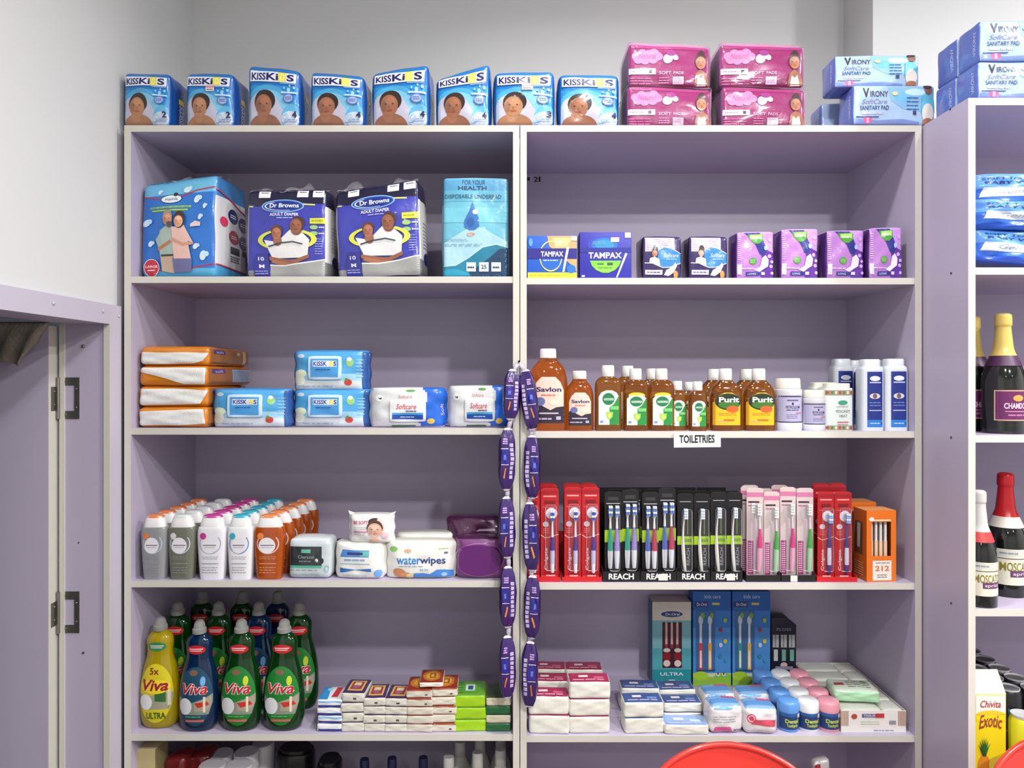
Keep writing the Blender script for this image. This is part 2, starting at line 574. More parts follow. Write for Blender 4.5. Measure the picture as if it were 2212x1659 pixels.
# doorway in the left wall
cas = MB().box(XW, -0.970, -0.049, 0.0, 0, DH)
o = struct('trim_1', cas, TRIML, 'pale lavender upright door casing beside the shelves')
MB().box(XW, -0.9698, -0.0505, -0.049, 0, DT).build('edge_band', EDGE, o)
lt = struct('trim_2', MB().box(XW, -0.970, -0.90, -0.049, DT, DH), TRIML, 'pale lavender lintel board across the top of the doorway')
def screw(parent, x, y, z, ax, r=0.004, mat=None, name='screw'):
    mb = MB().lathe([(0, r, r), (r * .5, r * .85, r * .85), (r * .7, r * .4, r * .4)], 10)
    s = mb.build(name, mat or STEEL, parent, True, (x, y, z))
    s.rotation_euler = {'x': (0, PI / 2, 0), '-x': (0, -PI / 2, 0), '-y': (PI / 2, 0, 0)}[ax]
    return s
def wall_y(x_px, X): return X * FPX / (x_px - CX) - D
for sx, sy in ((115, 655), (222, 672)):
    y = wall_y(sx, -0.970); screw(lt, -0.970, y, pz(sy, y), 'x', .0045, TRIML)
screw(o, -0.970, -0.012, pz(684), 'x', .004, TRIML)
jm = struct('trim_3', MB().box(XW - .095, XW, -0.046, -0.035, 0, DT + .012), LAV, 'lavender door jamb carrying two steel hinges')
MB().box(px(129, -.048), px(140, -.048), -0.05, -0.0462, 0, DT).build('stop_strip', EDGE, jm)
screw(jm, px(180, -.046), -0.046, pz(748, -.046), '-y', .0045)
screw(jm, px(180, -.046), -0.046, pz(1410, -.046), '-y', .003, DARKM)
screw(jm, px(170, -.046), -0.046, pz(1172, -.046), '-y', .002, DARKM)
struct('trim_4', MB().box(XW - .095, XW, -0.86, -0.046, DT, DT + .012), LAV, 'lavender board under the lintel of the doorway')
# the open door: hinge side at the jamb, swung away into the next room
XD = px(127, -.04)
dr = MB().box(XD - .72, XD - .0015, -0.0775, -0.0405, 0.01, DT - .006)
door = struct('door_1', dr, LAV, 'lavender door standing open with a grey cloth on top')
MB().box(XD - .0015, XD, -0.0775, -0.0405, 0.01, DT - .006).build('edge_band', EDGE, door)
for hy in (860, 1322):
    zc = pz(hy, -.046)
    hg = MB()
    hh = 0.05
    xk = px(130, -.046)
    xr = px(172, -.046)
    # open-work leaf on the jamb
    hg.box(xk, xr, -0.0478, -0.0462, zc + hh * .62, zc + hh)
    hg.box(xk, xr, -0.0478, -0.0462, zc - hh, zc - hh * .62)
    hg.box(xr - .012, xr, -0.0478, -0.0462, zc - hh * .62, zc + hh * .62)
    hg.box(xk, xk + .008, -0.0478, -0.0462, zc - hh * .62, zc + hh * .62)
    lf = hg.build('hinge', STEEL, door)
    MB().tube([(xk - .002, -.05, zc - hh), (xk - .002, -.05, zc + hh)], .0045, 10).build('knuckle', STEEL, lf)
    MB().box(XD, XD + .0012, -0.070, -0.046, zc - hh * .6, zc + hh * .55).build('hinge_leaf', STEEL, lf)
    for k in (-.32, .32):
        s = screw(lf, XD + .0012, -0.058, zc + hh * k, 'x', .003)
    for (dx, k) in ((.25, .8), (.85, .45), (.85, -.45), (.3, -.8)):
        screw(lf, xk + (xr - xk) * dx, -0.0478, zc + hh * k, '-y', .0025)
# grey cloth over the door top
def cloth():
    mb = MB(); nx, ny = 26, 22
    x0, x1 = px(-90, -.085), px(108, -.085)
    zt = DT - .002
    V = []; Fs = []
    for j in range(ny + 1):
        t = j / ny
        for i in range(nx + 1):
            s = i / nx
            drop = (.098 + .008 * math.sin(s * 9)) * (1 - max(0, s - .74) / .26 * .9)
            x = x0 + (x1 - x0) * s - .03 * t * max(0, s - .4)
            if t < .12: y = -.060 - .024 * math.sin(t / .12 * PI / 2); z = zt + .003 * math.cos(t / .12 * PI / 2)
            else:
                q = (t - .12) / .88
                y = -.084 - .010 * math.sin(s * 22 + q * 3) * q - .006 * math.sin(s * 9 + 1) * q - .004; z = zt - drop * q
            V.append((x, y, z))
    for j in range(ny):
        for i in range(nx):
            a = j * (nx + 1) + i
            Fs.append((a, a + nx + 1, a + nx + 2, a + 1))
    return mb.add(V, Fs, (120, 113, 106))
CLOTH = material('grey_towelling', '#948a80', rough=0.95, noise=0.25, nscale=60, bump=0.8, bscale=160)
co = cloth().build('cloth', CLOTH, None, True)
md = co.modifiers.new('thick', 'SOLIDIFY'); md.thickness = .003; md.offset = 1
tag(co, 'crumpled grey cloth hung over the top of the lavender door', 'cloth')

# shelving units
BT = 0.016
def unit(name, label, x0, x1, yf, depth, ztop, zbot, shelves):
    t = thing(name, label, 'shelving unit', ((x0 + x1) / 2, yf, 0))
    ox = -(x0 + x1) / 2
    def board(nm, a, b, y0, y1, z0, z1, edge=True, lx=None):
        o = MB().box(a + ox, b + ox, y0, y1, z0, z1).build(nm, LAV, t)
        if edge: MB().box(a + ox, b + ox, y0 - .0012, y0, z0, z1).build('edge_band', EDGE, o)
        return o
    board('side_panel', x0, x0 + BT, 0, depth, 0, ztop)
    sr = board('side_panel', x1 - BT, x1, 0, depth, 0, ztop)
    board('top_panel', x0 + BT, x1 - BT, 0, depth, ztop - BT, ztop)
    for z in shelves: board('shelf', x0 + BT, x1 - BT, .003, depth, z, z + BT)
    board('plinth', x0 + BT, x1 - BT, .03, .046, 0, zbot, False)
    bk = board('back_panel', x0, x1, depth, depth + .004, 0, ztop, False)
    return t, bk
DEP = 0.36
def zrow(y, s=870.0): return ZC + (CY - y) / s
LB = [zrow(611), zrow(939), zrow(1269), zrow(1601), zrow(1933)]
RB = [zrow(614), zrow(946), zrow(1274), zrow(1604), zrow(1936)]
ZTOP = zrow(271)
X0L, X1L, X0R, X1R = -0.962, 0.0185, 0.0205, 1.0165
ul, bkl = unit('shelving_unit', 'lavender shelving unit on the left beside the doorway', X0L, X1L, 0, DEP, ZTOP, LB[-1], LB)
ur, bkr = unit('shelving_unit', 'lavender shelving unit in the middle holding toiletries', X0R, X1R, 0, DEP, ZTOP, RB[-1], RB)
YR = -0.173
SR = FPX / (D + YR)
CB = [ZC + (CY - y) / SR for y in (593, 956, 1332, 1716)]
ZTOPR = ZC + (CY - 212) / SR
X0C = 1.021
uc, bkc = unit('shelving_unit', 'lavender shelving unit at the right edge, standing further forward', X0C, 2.0, YR, 0.375, ZTOPR, CB[-1], CB)
for sy in (590, 945, 1303):
    xs = wall_y(2055, X0C)
    screw(uc, X0C - (X0C + 2.0) / 2, xs - YR, pz(sy, xs), '-x', .0028, DARKM)
screw(uc, X0C - (X0C + 2.0) / 2, wall_y(2053, X0C) - YR, pz(236, wall_y(2053, X0C)), '-x', .0028, DARKM)
# pen marks on the back of the middle unit
cxr = (X0R + X1R) / 2
def MK(u, v): return Vector((px(1135 + 40 * u, DEP) - cxr, DEP - .0004, pz(400 - 24 * v, DEP)))
a = Art(MK, .05, .03, flip=True)
a.text(.45, .3, .68, .75, '2', (50, 44, 54)); a.text(.72, .3, .82, .75, '1', (50, 44, 54)); a.rect(.1, .4, .24, .7, (50, 44, 54))
a.build('pen_mark', bkr, MATT)
ZL = [z + BT for z in LB]; ZR = [z + BT for z in RB]; ZCB = [z + BT for z in CB]
# ================================================================ goods: top of the units
ORD = ['leftmost', 'second from left', 'third from left', 'fourth from left', 'fifth from left', 'sixth from left', 'seventh from left', 'rightmost']
def wob(amp, f, seed):
    r = random.Random(seed); ph = [r.random() * 6.28 for _ in range(6)]
    def g(a, b, c):
        return amp * (math.sin(f * a + ph[0]) * math.sin(f * .8 * c + ph[1]) + .6 * math.sin(f * 1.7 * c + ph[2] + b * 2) * math.sin(f * 1.3 * a + ph[3]))
    return g
def soft(w, d, h, r, by, seed, slope=0.0, amp=0.0015, pinch=0.0, bt=0.004, sidebul=0.003, back=0.0):
    g = wob(amp, 4.5, seed)
    def fn(p, a, b, c):
        p.y += g(a, b, c) * (1 if abs(b) > .5 else .3)
        if c > 0: p.z += slope * a * c * w
        if pinch: p.y = d / 2 + (p.y - d / 2) * (1 - pinch * max(0, c) ** 3)
        p.x += g(b, c, a) * .5 * abs(a)
        p.y += back * (c + 1) * h / 2
        if c < -.9: p.z = max(0.0, p.z)
        return p
    F = rbox(w, d, h, r, (sidebul, by, bt), fn)
    F.fine = 2
    return F

def baby_pack(label, num, seed, slope, sticker):
    t = thing('diaper_pack', label, 'diaper pack', group='blue diaper packs on the cabinet top')
    w, d, h = .122, .10, .130
    F = soft(w, d, h, .012, .007, seed, slope)
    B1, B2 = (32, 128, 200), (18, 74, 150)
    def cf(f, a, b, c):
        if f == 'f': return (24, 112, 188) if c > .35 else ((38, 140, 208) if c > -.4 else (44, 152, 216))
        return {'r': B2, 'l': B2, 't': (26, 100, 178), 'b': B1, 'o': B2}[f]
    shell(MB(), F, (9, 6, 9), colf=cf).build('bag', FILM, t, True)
    A = Art(*face(F))
    A.ell(.40, .20, .50, .50, (70, 160, 208), 30); A.ell(.40, .17, .45, .45, (120, 188, 222), 30)
    A.poly([(.01, .01), (.01, .36), (.1, .5), (.24, .58), (.42, .58), (.55, .5), (.64, .36), (.74, .2), (.78, .01)], (184, 182, 200))
    A.ell(.86, .16, .2, .22, (90, 172, 214)); A.ell(.83, .14, .17, .13, (196, 208, 220))
    # baby photograph
    sk = (172, 122, 88) if num in '23' else (150, 98, 72)
    A.ell(.34, .03, .30, .2, tuple(int(c * .92) for c in sk), 24, 0, 180)
    A.ell(.30, .2, .1, .12, sk)
    A.ell(.36, .44, .185, .175, (44, 32, 28)); head(A, .325, .375, .0245, sk, (48, 34, 30))
    # lettering
    A.poly([(.06, .745), (.93, .735), (.94, .90), (.06, .915)], (226, 230, 240))
    A.text(.085, .765, .36, .885, 'KISS', (28, 20, 92), .03); A.text(.375, .765, .60, .885, 'Ki', (28, 20, 92), .03)
    A.rect(.60, .75, .74, .905, (226, 218, 76)); A.text(.64, .775, .72, .88, 'D', (240, 236, 170), .02); A.text(.76, .76, .90, .88, 'S', (28, 20, 92), .03)
    A.rect(.64, .715, .92, .725, (170, 210, 236))
    for du, dv, s in ((0, 0, .04), (.1, .04, .028), (-.08, .03, .02), (.02, .07, .02)): A.ell(.8 + du, .61 + dv, s * .8, s, (150, 200, 240), 10)
    A.poly([(.66, .555), (.96, .54), (.94, .57), (.66, .58)], (190, 220, 244))
    A.ell(.80, .47, .1, .075, (92, 110, 190)); A.ell(.8, .47, .08, .06, (150, 176, 224)); A.small(.74, .44, .86, .5, 2, (60, 60, 130), .4)
    A.text(.86, .16, .94, .27, num, (24, 20, 84), .03); A.small(.72, .08, .96, .15, 2, (120, 140, 190), .4, 3)
    A.ring(.745, .17, .05, .06, .25, (160, 190, 215))
    if sticker: A.rect(.46, .64, .64, .74, (232, 214, 214)); A.rect(.46, .70, .64, .74, (200, 140, 150)); A.small(.48, .65, .62, .69, 1, (120, 110, 120), .5)
    A.build('front_print', t)
    S = Art(*face(F, 'r'))
    S.rect(.38, .52, .62, .62, (220, 206, 80)); S.text(.40, .12, .62, .50, 'KISSKIDS', (200, 214, 240), .02, rot=90)
    S.build('side_print', t)
    return t, (w, d, h)
top = [(265, 368, 157, '2', -.02, 0, -3), (399, 505, 157, '2', -.02, 1, -4), (535, 648, 145, '4', -.05, 0, -2), (669, 786, 158, '4', -.05, 0, -2),
       (802, 925, 147, '4', .07, 0, -3), (942, 1058, 153, '4', .14, 0, -2), (1067, 1197, 154, '3', .01, 1, 0), (1207, 1337, 160, '4', 0, 0, 1)]
for i, (a, b, yt, num, sl, st, rz) in enumerate(top):
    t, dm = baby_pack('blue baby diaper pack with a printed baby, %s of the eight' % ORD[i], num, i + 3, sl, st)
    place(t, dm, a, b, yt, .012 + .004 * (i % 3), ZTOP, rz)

def magenta(label, seed):
    t = thing('sanitary_pad_pack', label, 'pad pack', group='magenta pad packs')
    w, d, h = .205, .136, .098
    F = soft(w, d, h, .008, .003, seed, -.02, .001)
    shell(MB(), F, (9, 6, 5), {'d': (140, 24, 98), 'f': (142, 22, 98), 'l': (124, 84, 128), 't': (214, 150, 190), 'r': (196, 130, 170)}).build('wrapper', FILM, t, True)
    A = Art(*face(F))
    A.rect(.0, .0, 1, .2, (126, 18, 84)); A.rect(.04, .9, .96, .985, (160, 44, 116))
    for (u, v) in ((.1, .72), (.17, .78), (.24, .76), (.31, .8), (.36, .71), (.3, .64), (.2, .62), (.12, .64)): A.ell(u, v, .06, .1, (212, 132, 176), 12)
    A.rect(.09, .64, .34, .78, (212, 132, 176)); A.text(.12, .66, .34, .78, 'Natural', (188, 66, 128), .0, .3)
    A.ell(.48, .66, .06, .11, (238, 232, 240), rot=20); A.ell(.57, .7, .04, .07, (236, 228, 240), rot=-30); A.ell(.52, .80, .06, .07, (150, 50, 130))
    A.rect(.0, .29, .33, .43, (232, 224, 234)); A.small(.03, .33, .22, .39, 1, (150, 120, 150), .5, 2, 4); A.rect(.245, .32, .285, .4, (80, 60, 80))
    A.text(.37, .29, .52, .36, 'SOFT', (236, 196, 220), .01); A.text(.55, .29, .67, .36, 'PADS', (236, 196, 220), .01)
    A.small(.37, .06, .5, .24, 3, (210, 120, 170), .4, 4); A.rect(.54, .06, .67, .23, (226, 190, 214)); A.small(.55, .08, .66, .21, 3, (176, 120, 160), .5, 5)
    A.small(.02, .04, .3, .22, 3, (206, 100, 156), .35, 6)
    # printed woman in a white top
    A.ell(.89, .73, .045, .16, (60, 40, 40)); A.poly([(.80, .02), (.82, .3), (.88, .4), (.96, .3), (.985, .02)], (150, 98, 74))
    A.poly([(.83, .02), (.85, .26), (.885, .2), (.92, .27), (.95, .02)], (232, 228, 226))
    head(A, .885, .58, .0165, (178, 124, 92), (60, 40, 40))
    A.build('front_print', t)
    # clear outer wrap
    F2 = soft(w + .004, d + .003, h + .003, .006, .004, seed + 9, -.02, .0022)
    shell(MB(), F2, (12, 6, 7)).build('clear_wrap', CLEARWRAP, t, True, (0, -.0035, 0))
    return t, (w, d, h)
for i, (a, b, yt, zb, lab) in enumerate([(1355, 1535, 189, 0, 'magenta pad pack, lower left of the four, beside the diapers'), (1560, 1738, 190, 0, 'magenta pad pack, lower right of the four'),
                                    (1358, 1533, 98, 1, 'magenta pad pack, upper left of the four'), (1556, 1735, 98, 1, 'magenta pad pack, upper right of the four')]):
    t, dm = magenta(lab, 20 + i)
    place(t, dm, a, b, yt, .012, ZTOP if not zb else pz(188, .012), [1, 0, 0, -1][i])

def bluepad(label, seed, art=True):
    t = thing('sanitary_pad_pack', label, 'pad pack', group='pale blue pad packs')
    w, d, h = .205, .079, .093
    F = soft(w, d, h, .007, .003, seed, 0, .001)
    shell(MB(), F, (9, 5, 5), {'d': (84, 104, 178), 'f': (166, 194, 226), 't': (130, 170, 214), 'l': (88, 106, 182)}).build('wrapper', FILM, t, True)
    if art:
        A = Art(*face(F))
        A.poly([(.42, .95), (.98, .97), (.98, .3), (.6, .4), (.45, .6)], (136, 186, 224)); A.ell(.6, .7, .12, .12, (112, 186, 228)); A.ell(.75, .82, .13, .09, (190, 226, 246))
        A.text(.11, .68, .19, .92, 'V', (44, 36, 64), .03); A.text(.2, .70, .42, .85, 'IRONY', (70, 60, 96), .01)
        A.text(.1, .52, .40, .64, 'SoftCare', (130, 120, 170), 0, .3); A.text(.08, .37, .42, .48, 'SANITARY PAD', (48, 62, 120), .012)
        A.small(.1, .24, .4, .34, 1, (200, 190, 210), .5, 2)
        A.poly([(.02, .02), (.02, .16), (.3, .12), (.6, .15), (.8, .08), (.8, .02)], (120, 140, 200))
        A.ell(.17, .13, .055, .09, (222, 96, 150)); A.rect(.155, .06, .185, .2, (238, 170, 200)); A.rect(.03, .19, .3, .215, (60, 70, 140))
        A.small(.64, .35, .80, .72, 4, (70, 90, 150), .25, 3, 2); A.rect(.72, .26, .76, .36, (50, 60, 100)); A.ell(.5, .78, .035, .05, (216, 214, 150))
        # printed woman, cropped
        A.poly([(.82, .3), (.83, .72), (.88, .76), (.97, .72), (.985, .3)], (96, 184, 214)); A.ell(.91, .87, .045, .1, (140, 92, 76)); A.ell(.9, .95, .05, .05, (56, 40, 40))
        A.ell(.9, .3, .07, .24, (226, 222, 214)); A.ell(.9, .09, .06, .09, (170, 112, 80))
        A.build('front_print', t)
    S = Art(*face(F, 'l')); S.text(.74, .2, .86, .8, 'VIRONY', (176, 190, 230), .01, rot=90); S.build('side_print', t)
    return t, (w, d, h)
t, dm = bluepad('pale blue pad pack lying in front on the middle unit top', 40); place(t, dm, 1843, 2021, 184, .0, ZTOP, 1)
zt = pz(184, 0)
t, dm = bluepad('pale blue pad pack on top of the pair on the middle unit', 41); place(t, dm, 1804, 1984, 119, .012, zt, -1)
t, dm = bluepad('pale blue pad pack mostly hidden at the back of the middle unit top', 42, False); place(t, dm, 1775, 1940, 222, .125, ZTOP, -2)
for k, (yf, zz, art) in enumerate([(YR + .004, 0, 1), (YR + .086, 0, 0), (YR + .004, 1, 1), (YR + .086, 1, 0)]):
    t, dm = bluepad('pale blue pad pack on the right unit, %s' % ['front of the lower layer', 'behind in the lower layer', 'front of the upper layer', 'behind in the upper layer'][k], 44 + k, art)
    t.location = (1.046 + .1025 + .004 * zz, yf, ZTOPR + (.0835 if zz else 0)); t.scale = (1, 1, .9 if not zz else 1.0)
for k in range(2):
    t, dm = bluepad('pale blue pad pack at the far right end, %s layer' % ['lower', 'upper'][k], 50 + k)
    t.location = (1.046 + .32, YR + .02, ZTOPR + .0835 * k); t.scale = (1, 1, .9 if not k else 1.0)

# ================================================================ first shelf, left unit: adult diapers
def crinkle(name, t, w, d, h, hh, seed, lean=0.0, mat=None, col=(200, 210, 225), n=26):
    """gathered film on top of a bag: a closed crumpled ridge"""
    rnd = random.Random(seed)
    V = []; Fs = []; nj = 5
    ph = [rnd.random() * 6.28 for _ in range(8)]
    for j in range(nj + 1):
        q = j / nj
        for i in range(n + 1):
            s = i / n
            x = (s - .5) * w * (1 - .05 * q)
            zz = h + hh * q * (.5 + .28 * math.sin(s * 9 + ph[0]) + .22 * math.sin(s * 23 + ph[1])) + .002 * math.sin(s * 40 + q * 5) + lean * x
            y = d * (.08 + .38 * q) + .007 * math.sin(s * 17 + ph[2] + q * 3) * q
            V.append((x, y, zz))
    N = len(V)
    for j in range(nj + 1):
        q = j / nj
        for i in range(n + 1):
            x, y, z = V[j * (n + 1) + i]
            V.append((x, d - y + .002 * math.sin(i), z))
    for j in range(nj):
        for i in range(n):
            a = j * (n + 1) + i
            Fs.append((a, a + 1, a + n + 2, a + n + 1)); Fs.append((N + a + 1, N + a, N + a + n + 1, N + a + n + 2))
    return MB().add(V, Fs, col).build(name, mat or CLEAR, t, True)

def adult_blue():
    t = thing('adult_diaper_pack', 'large blue adult diaper pack with an elderly couple, at the left end', 'diaper pack')
    w, d, h = .192, .17, .225
    F = soft(w, d, h, .014, .008, 61, .05, .002, .15)
    def cf(f, a, b, c):
        if f == 'f': return (100, 178, 216) if c > .68 else ((34, 110, 196) if c > -.78 else (80, 170, 210))
        if f in 'rl': return (58, 120, 180) if c > .62 else ((206, 206, 210) if c > -.72 else (70, 150, 196))
        if f == 't': return (84, 160, 204)
        return (60, 120, 180)
    shell(MB(), F, (9, 7, 13), colf=cf).build('bag', FILM, t, True)
    crinkle('gathered_top', t, w * .9, d, h - .004, .028, 5, .06, col=(150, 190, 215))
    A = Art(*face(F))
    A.line([(.01, .845), (.25, .80), (.5, .80), (.75, .86), (.99, .88)], .003, (176, 40, 70))
    A.line([(.01, .10), (.4, .07), (.7, .1), (.99, .14)], .003, (176, 40, 70))
    A.ell(.42, .79, .14, .047, (28, 50, 70)); A.ell(.42, .79, .13, .04, (222, 230, 236)); A.text(.34, .775, .50, .805, 'mamia', (50, 80, 90), .01); A.ell(.47, .835, .03, .02, (30, 30, 40))
    A.rect(.14, .695, .68, .715, (150, 200, 70)); A.rect(.17, .665, .64, .682, (150, 200, 70)); A.small(.15, .695, .67, .716, 1, (60, 140, 170), .35, 8, 6)
    for u, v, s in ((.26, .87, .03), (.62, .87, .05), (.76, .77, .05), (.86, .70, .03), (.8, .6, .035), (.1, .55, .06), (.16, .34, .04), (.84, .22, .06), (.75, .31, .04)):
        A.ell(u, v, s, s * .6, (206, 228, 240), 10, rot=30 * (u * 10 % 3)); A.ell(u + s * .7, v + s * .25, s * .6, s * .45, (190, 220, 238), 10)
    A.poly([(.68, .50), (.81, .51), (.81, .545), (.74, .56), (.68, .53)], (216, 196, 196))
    # couple
    A.poly([(.30, .07), (.28, .22), (.46, .22), (.46, .05)], (190, 168, 142)); A.poly([(.26, .36), (.28, .22), (.46, .215), (.48, .5), (.40, .535), (.29, .47)], (160, 180, 170))
    A.rect(.29, .215, .46, .235, (70, 56, 46)); A.poly([(.23, .38), (.30, .46), (.30, .34), (.46, .38), (.46, .34), (.27, .28)], (150, 176, 166)); A.poly([(.26, .27), (.44, .35), (.42, .38), (.25, .30)], (176, 112, 84))
    A.poly([(.46, .06), (.45, .2), (.70, .2), (.69, .06)], (104, 104, 150)); A.poly([(.44, .5), (.47, .19), (.69, .19), (.66, .36), (.73, .34), (.60, .52)], (226, 184, 174))
    A.poly([(.44, .40), (.6, .345), (.72, .355), (.73, .33), (.6, .31), (.44, .36)], (206, 150, 124))
    A.ell(.395, .605, .06, .075, (150, 130, 120)); head(A, .395, .585, .0145, (200, 140, 108), (120, 110, 100), bald=True); A.ell(.42, .53, .04, .03, (80, 76, 76))
    A.ell(.545, .575, .07, .085, (48, 34, 30)); head(A, .535, .56, .0135, (220, 164, 134), (48, 34, 30))
    A.ell(.17, .105, .105, .085, (224, 200, 200)); A.ell(.17, .105, .095, .078, (186, 34, 58)); A.text(.09, .10, .25, .125, 'LARGE', (240, 220, 220), .015); A.small(.12, .065, .22, .085, 1, (240, 220, 220), .5)
    A.build('front_print', t)
    S = Art(*face(F, 'r'))
    for (u, v, c) in ((.5, .66, (24, 28, 90)), (.85, .62, (30, 40, 80)), (.52, .46, (150, 34, 56)), (.86, .44, (40, 50, 100))): S.ell(u, v, .17, .07, c); S.small(u - .1, v - .02, u + .1, v + .02, 2, (220, 220, 230), .4)
    S.ell(.22, .58, .1, .045, (206, 50, 90)); S.rect(.4, .29, .7, .36, (60, 60, 60)); S.small(.4, .2, .7, .27, 3, (90, 90, 90), .4); S.rect(.8, .3, .95, .36, (60, 70, 90))
    S.line([(.01, .86), (.99, .72)], .003, (176, 40, 70)); S.line([(.01, .14), (.99, .12)], .003, (176, 40, 70))
    S.build('side_print', t)
    return t, (w, d, h)
t, dm = adult_blue(); place(t, dm, 300, 470, 384, .03, ZL[0], -5)

def adult_purple(label, seed, slope):
    t = thing('adult_diaper_pack', label, 'diaper pack', group='purple adult diaper packs')
    w, d, h = .205, .12, .215
    F = soft(w, d, h, .012, .008, seed, slope, .0025, .2)
    def cf(f, a, b, c):
        if f == 'f': return (26, 24, 56) if c > .72 else ((58, 62, 168) if c > -.8 else (150, 152, 150))
        if f in 'rl': return (34, 32, 60) if c > .6 else ((214, 214, 214) if c > -.65 else (120, 122, 122))
        if f == 't': return (52, 50, 70)
        return (110, 110, 120)
    shell(MB(), F, (11, 7, 15), colf=cf).build('bag', FILM, t, True)
    crinkle('gathered_top', t, w * .97, d, h - .006, .034, seed, slope, col=(200, 200, 205))
    A = Art(*face(F))
    A.poly([(.01, .84), (.14, .80), (.3, .83), (.5, .855), (.7, .84), (.99, .82), (.99, .985), (.01, .985)], (26, 24, 54))
    A.poly([(.01, .80), (.08, .795), (.08, .808), (.01, .815)], (220, 220, 70)); A.poly([(.68, .815), (.86, .805), (.86, .82), (.68, .83)], (220, 220, 70))
    for u in (.22, .70, .985 - .09): A.rect(u - .07, .90, u + .07, .985, (224, 224, 226)); A.small(u - .04, .95, u + .05, .965, 1, (60, 60, 80), .6)
    A.ell(.46, .80, .265, .075, (150, 190, 232), 26); A.ell(.46, .80, .25, .066, (34, 82, 170), 26); A.ell(.47, .80, .22, .052, (26, 48, 130), 26); A.ring(.47, .80, .235, .055, .07, (230, 236, 244), 24, 120, 290)
    A.text(.30, .78, .66, .83, 'Dr Browns', (236, 238, 246), .02); A.text(.31, .685, .66, .72, 'ADULT DIAPER', (226, 228, 240), .02); A.small(.4, .655, .6, .67, 1, (200, 204, 230), .5)
    A.poly([(.80, .60), (1, .60), (1, .665), (.80, .66)], (214, 214, 50)); A.small(.82, .62, .98, .645, 1, (130, 140, 40), .5, 2, 5)
    for v in (.56, .49): A.ell(.85, v, .05, .025, (150, 190, 120)); A.small(.91, v - .015, .98, v + .015, 1, (200, 204, 230), .5)
    A.small(.87, .25, .96, .44, 7, (150, 156, 214), .3, 4, 2)
    # curve bands and the couple
    A.ring(.52, .42, .36, .12, .17, (210, 216, 70), 26, 110, 250); A.ring(.55, .42, .34, .12, .2, (210, 216, 70), 22, -50, 60)
    A.poly([(.24, .42), (.3, .30), (.34, .22), (.78, .22), (.8, .42), (.72, .49), (.58, .54), (.46, .44), (.36, .40)], (226, 226, 226))
    A.poly([(.3, .2), (.3, .24), (.55, .2), (.62, .2), (.8, .26), (.8, .22), (.56, .13)], (150, 92, 66)); A.poly([(.33, .21), (.5, .18), (.6, .14), (.5, .13), (.33, .17)], (168, 108, 78))
    A.ell(.41, .41, .055, .06, (156, 100, 74)); A.ell(.40, .525, .075, .055, (96, 52, 36)); head(A, .40, .495, .0155, (176, 112, 82), (100, 56, 40)); 
    A.ell(.645, .52, .06, .05, (120, 72, 52)); A.ell(.66, .60, .08, .075, (72, 50, 42)); head(A, .637, .575, .0185, (142, 88, 64), (72, 50, 42), bald=True)
    A.line([(.3, .345), (.45, .385), (.6, .40), (.72, .37)], .003, (40, 60, 70))
    A.poly([(.12, .01), (.12, .2), (.15, .27), (.29, .27), (.31, .01)], (42, 44, 140)); A.text(.17, .19, .24, .23, '10', (220, 222, 240), .02); A.text(.18, .11, .24, .15, 'M', (220, 222, 240), .02); A.small(.13, .04, .29, .09, 2, (160, 164, 214), .3)
    A.poly([(.31, .01), (.31, .14), (.5, .13), (.75, .16), (.98, .19), (.98, .01)], (158, 160, 156)); A.line([(.31, .145), (.5, .135), (.75, .165), (.98, .20)], .003, (226, 226, 226))
    A.build('front_print', t)
    S = Art(*face(F, 'r')); S.ell(.55, .2, .22, .07, (28, 36, 90)); S.small(.3, .3, .8, .6, 8, (150, 150, 156), .3); S.build('side_print', t)
    return t, (w, d, h)
t, dm = adult_purple('purple adult diaper pack next to the large blue one', 71, .0); place(t, dm, 531, 706, 407, .03, ZL[0], -3)
t, dm = adult_purple('tilted purple adult diaper pack beside the turquoise pack', 72, .05); place(t, dm, 728, 911, 400, .025, ZL[0], -3, ry=-2.2)
t.location.z += .0035

